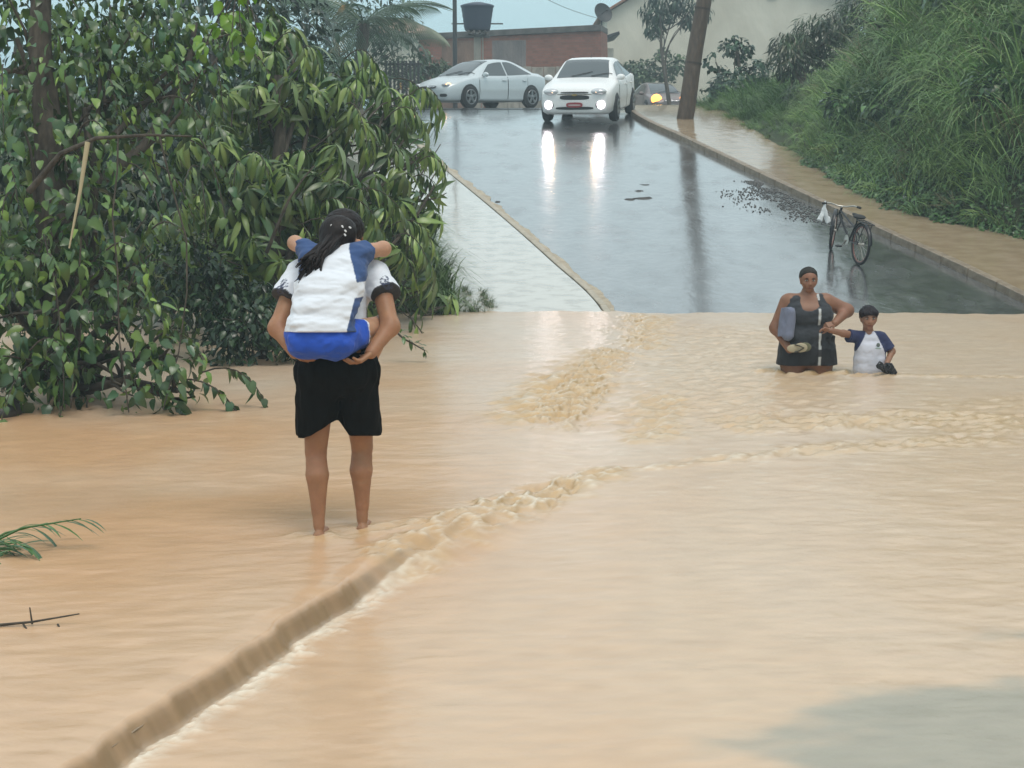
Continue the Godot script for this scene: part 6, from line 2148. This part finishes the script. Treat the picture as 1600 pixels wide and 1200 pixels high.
	for k in 18:
		var m := obj("frond", fronds[k % 2], pm[k % 2], o)
		m.position = hub
		m.rotation = Vector3(rng.randf_range(-0.75, 0.55), k * TAU / 18.0 * 2.0 + rng.randf_range(-0.2, 0.2), 0)
		m.scale = Vector3.ONE * rng.randf_range(0.85, 1.15)
	var young := thing("palm_tree", "young low palm with two long arched fronds beside the gate", "palm", Vector3(-4.7, 3.1, -44.8))
	for k in 7:
		var m := obj("frond", fronds[k % 2], pm[k % 2], young)
		m.position = Vector3(0, 0.7, 0)
		m.rotation = Vector3(rng.randf_range(-0.7, -0.2), [1.3, -1.4, 0.4, 2.6, -2.6, 1.9, -0.6][k], 0)
		m.scale = Vector3.ONE * [0.75, 0.7, 0.6, 0.65, 0.7, 0.62, 0.6][k]
	var stub := Shape.new()
	stub.tube([Vector3.ZERO, Vector3(0, 0.72, 0)], [0.14, 0.1], 10)
	obj("trunk", stub, M.bark, young)


func build_right_plants() -> void:
	rng.seed = 51
	var heart: Array = M.heart
	var long: Array = M.long
	var tufts := [tuft(20, 1.5, 1.1, 0.045).mesh(), tuft(20, 1.2, 1.25, 0.045).mesh(), tuft(16, 1.8, 1.0, 0.04).mesh()]
	var tr := [[], [], []]
	var cl := [[], [], []]
	for k in 9500:
		var z := rng.randf_range(-47.0, -16.0)
		var e := rng.randf_range(0.1, 7.5)
		var x := along(BANK, z) + e
		if x / -z > 0.44: continue
		var g := fine.get_noise_2d(x * 0.5, z * 0.5)
		var short := 1.0
		if rng.randf() < 0.3 - g * 1.1: short = 0.45
		if z < -33.0 and z > -38.0 and e < 3.0: short = minf(short, 0.5)
		if e < 0.6 and rng.randf() < 0.4: continue
		var i := rng.randi() % 3
		var s := rng.randf_range(0.55, 1.1) * (0.5 + 0.5 * smoothstep(0.1, 1.6, e)) * (0.6 if z < -37.5 else 1.0) * short
		var tilt := Basis(Vector3.BACK, rng.randf_range(0.1, 0.75)) * Basis(Vector3.RIGHT, rng.randf_range(-0.1, 0.45))
		tr[i].append(Transform3D(tilt * Basis(Vector3.UP, PI + 0.6 + rng.randfn(0.0, 0.75) + 1.2 * fine.get_noise_2d(x * 0.35 + 50.0, z * 0.35)).scaled(Vector3.ONE * s), Vector3(x, land(x, z) - 0.05, z)))
		var b := rng.randf_range(0.65, 1.3) * (1.0 + g * 0.5)
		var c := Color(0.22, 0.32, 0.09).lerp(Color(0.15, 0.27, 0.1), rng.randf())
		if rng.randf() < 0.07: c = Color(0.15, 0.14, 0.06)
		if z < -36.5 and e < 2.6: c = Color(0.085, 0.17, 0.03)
		cl[i].append(Color(c.r * b, c.g * b, c.b * b))
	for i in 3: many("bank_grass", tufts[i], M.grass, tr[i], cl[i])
	# creeping ground cover at the bank's foot
	var gt := []
	var gc := []
	for k in 6500:
		var z := rng.randf_range(-32.0, -20.0)
		var e := absf(rng.randfn(0.0, 0.7)) - 0.12 - 0.25 * fine.get_noise_1d(z * 1.5)
		if e < -0.25: continue
		var x := along(BANK, z) + e
		var p := Vector3(x, maxf(land(x, z), rise(z) + 0.09) + rng.randf() * 0.4 * smoothstep(-0.3, 0.5, e), z)
		gt.append(aim(p, rdir() + Vector3(-0.6, -0.1, 0.4), Vector3(-0.5, 1, 0.5), rng.randf_range(0.05, 0.12)))
		var b := rng.randf_range(0.5, 1.4)
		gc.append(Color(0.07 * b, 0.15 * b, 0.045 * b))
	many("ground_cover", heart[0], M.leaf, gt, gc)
	var lt := []
	var lc := []
	for k in 620:
		var z := rng.randf_range(-24.5, -20.2)
		var x := along(WALK_L, z) - 0.25 - rng.randf() * 1.6
		lt.append(Transform3D(Basis(Vector3.UP, rng.randf() * TAU).scaled(Vector3.ONE * rng.randf_range(0.3, 0.75)), Vector3(x, maxf(land(x, z), 0.0) - 0.03, z)))
		var b := rng.randf_range(0.7, 1.3)
		lc.append(Color(0.1 * b, 0.165 * b, 0.045 * b))
	many("verge_grass", tufts[1], M.grass, lt, lc)
	lt = []
	lc = []
	for k in 46:
		var z := rng.randf_range(-21.6, -20.3)
		var x := along(WALK_L, z) + rng.randf_range(-0.2, 0.35)
		lt.append(Transform3D(Basis(Vector3.UP, rng.randf() * TAU).scaled(Vector3.ONE * rng.randf_range(0.08, 0.2)), Vector3(x, maxf(rise(z), 0.0) + 0.02, z)))
		lc.append(Color(0.08, 0.12, 0.035))
	many("weeds", tufts[1], M.grass, lt, lc)
	# leafy weeds among the grass
	var weeds := [[1395, 250, 30.0, 0.5, "dark leafy weed clump halfway up the bank above the white litter"], [1440, 300, 28.6, 0.42, "low leafy weed clump at the foot of the bank right of the white litter"], [1330, 235, 31.5, 0.4, "small leafy weed clump at the bank's foot above the bicycle"], [1500, 150, 30.0, 0.55, "broad leafy weed clump high on the right of the bank"], [1560, 320, 26.6, 0.45, "leafy weed clump at the bank's foot by the right edge"]]
	for w in weeds:
		rng.seed = int(w[0])
		var foot := at(w[0], w[1], w[2])
		foot.y = land(foot.x, foot.z) - 0.05
		var o := thing("leafy_weed", w[4], "weed", foot, 0.0, "leafy weeds on the grassy bank")
		var spots := []
		var stems := Shape.new()
		for k in 260:
			var d := rdir()
			var p: Vector3 = foot + Vector3(-0.25, 0.45, 0.25) + d * w[3] * Vector3(1.2, 0.8, 1.0) * sqrt(rng.randf())
			if k % 16 == 0: bough(stems, Vector3.ZERO, p - foot, 0.012, 0.004, 0.1, 5)
			spots.append(aim(p, d + Vector3.DOWN * 0.4 + rdir() * 0.4, Vector3.UP + d * 0.7, rng.randf_range(0.09, 0.2)))
		obj("stem", stems, M.bark, o)
		var wc := [Color(0.04, 0.1, 0.035), Color(0.07, 0.14, 0.04), Color(0.03, 0.075, 0.03)]
		plant_leaves(o, spots, [heart[0], heart[2]], leaf_mats(wc), wc, 0)
	# named plants
	for t in [["feathery_bush", "feathery dark bush overhanging the near end of the cream house wall", [[1240, 85, 37, 0.55], [1290, 60, 37, 0.8], [1260, 150, 36.5, 0.5], [1300, 190, 36, 0.5], [1330, 110, 36.5, 0.7], [1225, 70, 37, 0.3], [1350, 30, 37.5, 0.7]], Vector3(7.3, 2.4, -36.6), 61, [Color(0.035, 0.07, 0.028), Color(0.05, 0.09, 0.04), Color(0.075, 0.085, 0.045)], 7500, [2], 0.14, 0.34, 0.7],
			["bank_tree", "dark leafy tree on top of the bank at the upper right", [[1390, 0, 38.5, 0.9], [1350, -20, 39, 0.8], [1440, -10, 38, 0.7], [1400, 40, 38, 0.4], [1520, -40, 36, 0.8]], Vector3(9.6, 5.0, -38.5), 62, [Color(0.025, 0.055, 0.028), Color(0.035, 0.07, 0.03)], 2000, [2], 0.14, 0.26, 0.6],
			["roundleaf_shrub", "rounded leafy shrub against the cream wall right of the leaning pole", [[1150, 78, 44, 0.45], [1118, 98, 44, 0.3], [1180, 115, 43.5, 0.45], [1140, 140, 43, 0.6], [1105, 150, 43, 0.4], [1195, 150, 43, 0.45], [1160, 175, 42, 0.5]], Vector3(6.4, 2.9, -43.8), 63, [Color(0.028, 0.07, 0.035), Color(0.04, 0.09, 0.045), Color(0.022, 0.055, 0.03)], 2400, [0], 0.12, 0.2, 0.4],
			["thin_tree", "slim tree with drooping dark leaves left of the leaning pole", [[1030, 15, 60, 0.75], [1060, 5, 60, 0.6], [1020, 45, 60, 0.35], [1075, 30, 60, 0.35], [1095, 15, 60, 0.45], [1110, -20, 60, 0.4]], Vector3(6.12, 3.3, -60.0), 64, [Color(0.02, 0.045, 0.026), Color(0.03, 0.06, 0.03)], 900, [1], 0.25, 0.42, 0.9],
			["hedge_bush", "low green bush behind the white car's roof", [[985, 112, 71, 0.6], [1010, 110, 71, 0.6], [1040, 118, 71, 0.5], [1000, 130, 70, 0.6], [1060, 100, 70, 0.5], [1035, 85, 70.5, 0.35]], Vector3(6.2, 3.3, -71.0), 65, [Color(0.05, 0.1, 0.04), Color(0.06, 0.11, 0.035)], 1600, [0], 0.14, 0.24, 0.4]]:
		rng.seed = t[4]
		var o := thing(t[0], t[1], "tree" if "tree" in t[0] else "bush", t[3])
		wood(o, t[3], at(t[2][0][0], t[2][0][1], t[2][0][2]), 0.09, t[2], 3)
		var meshes: Array = heart if t[7][0] == 0 else (long if t[7][0] == 1 else [leaf(1.0, 0.13, 0.6, 0.3, 4).mesh(), leaf(1.0, 0.18, 0.3, 0.3, 4).mesh()])
		plant_leaves(o, single_spots(t[2], t[6], 0.3, t[8], t[9], t[10]), meshes, leaf_mats(t[5]), t[5], 0)
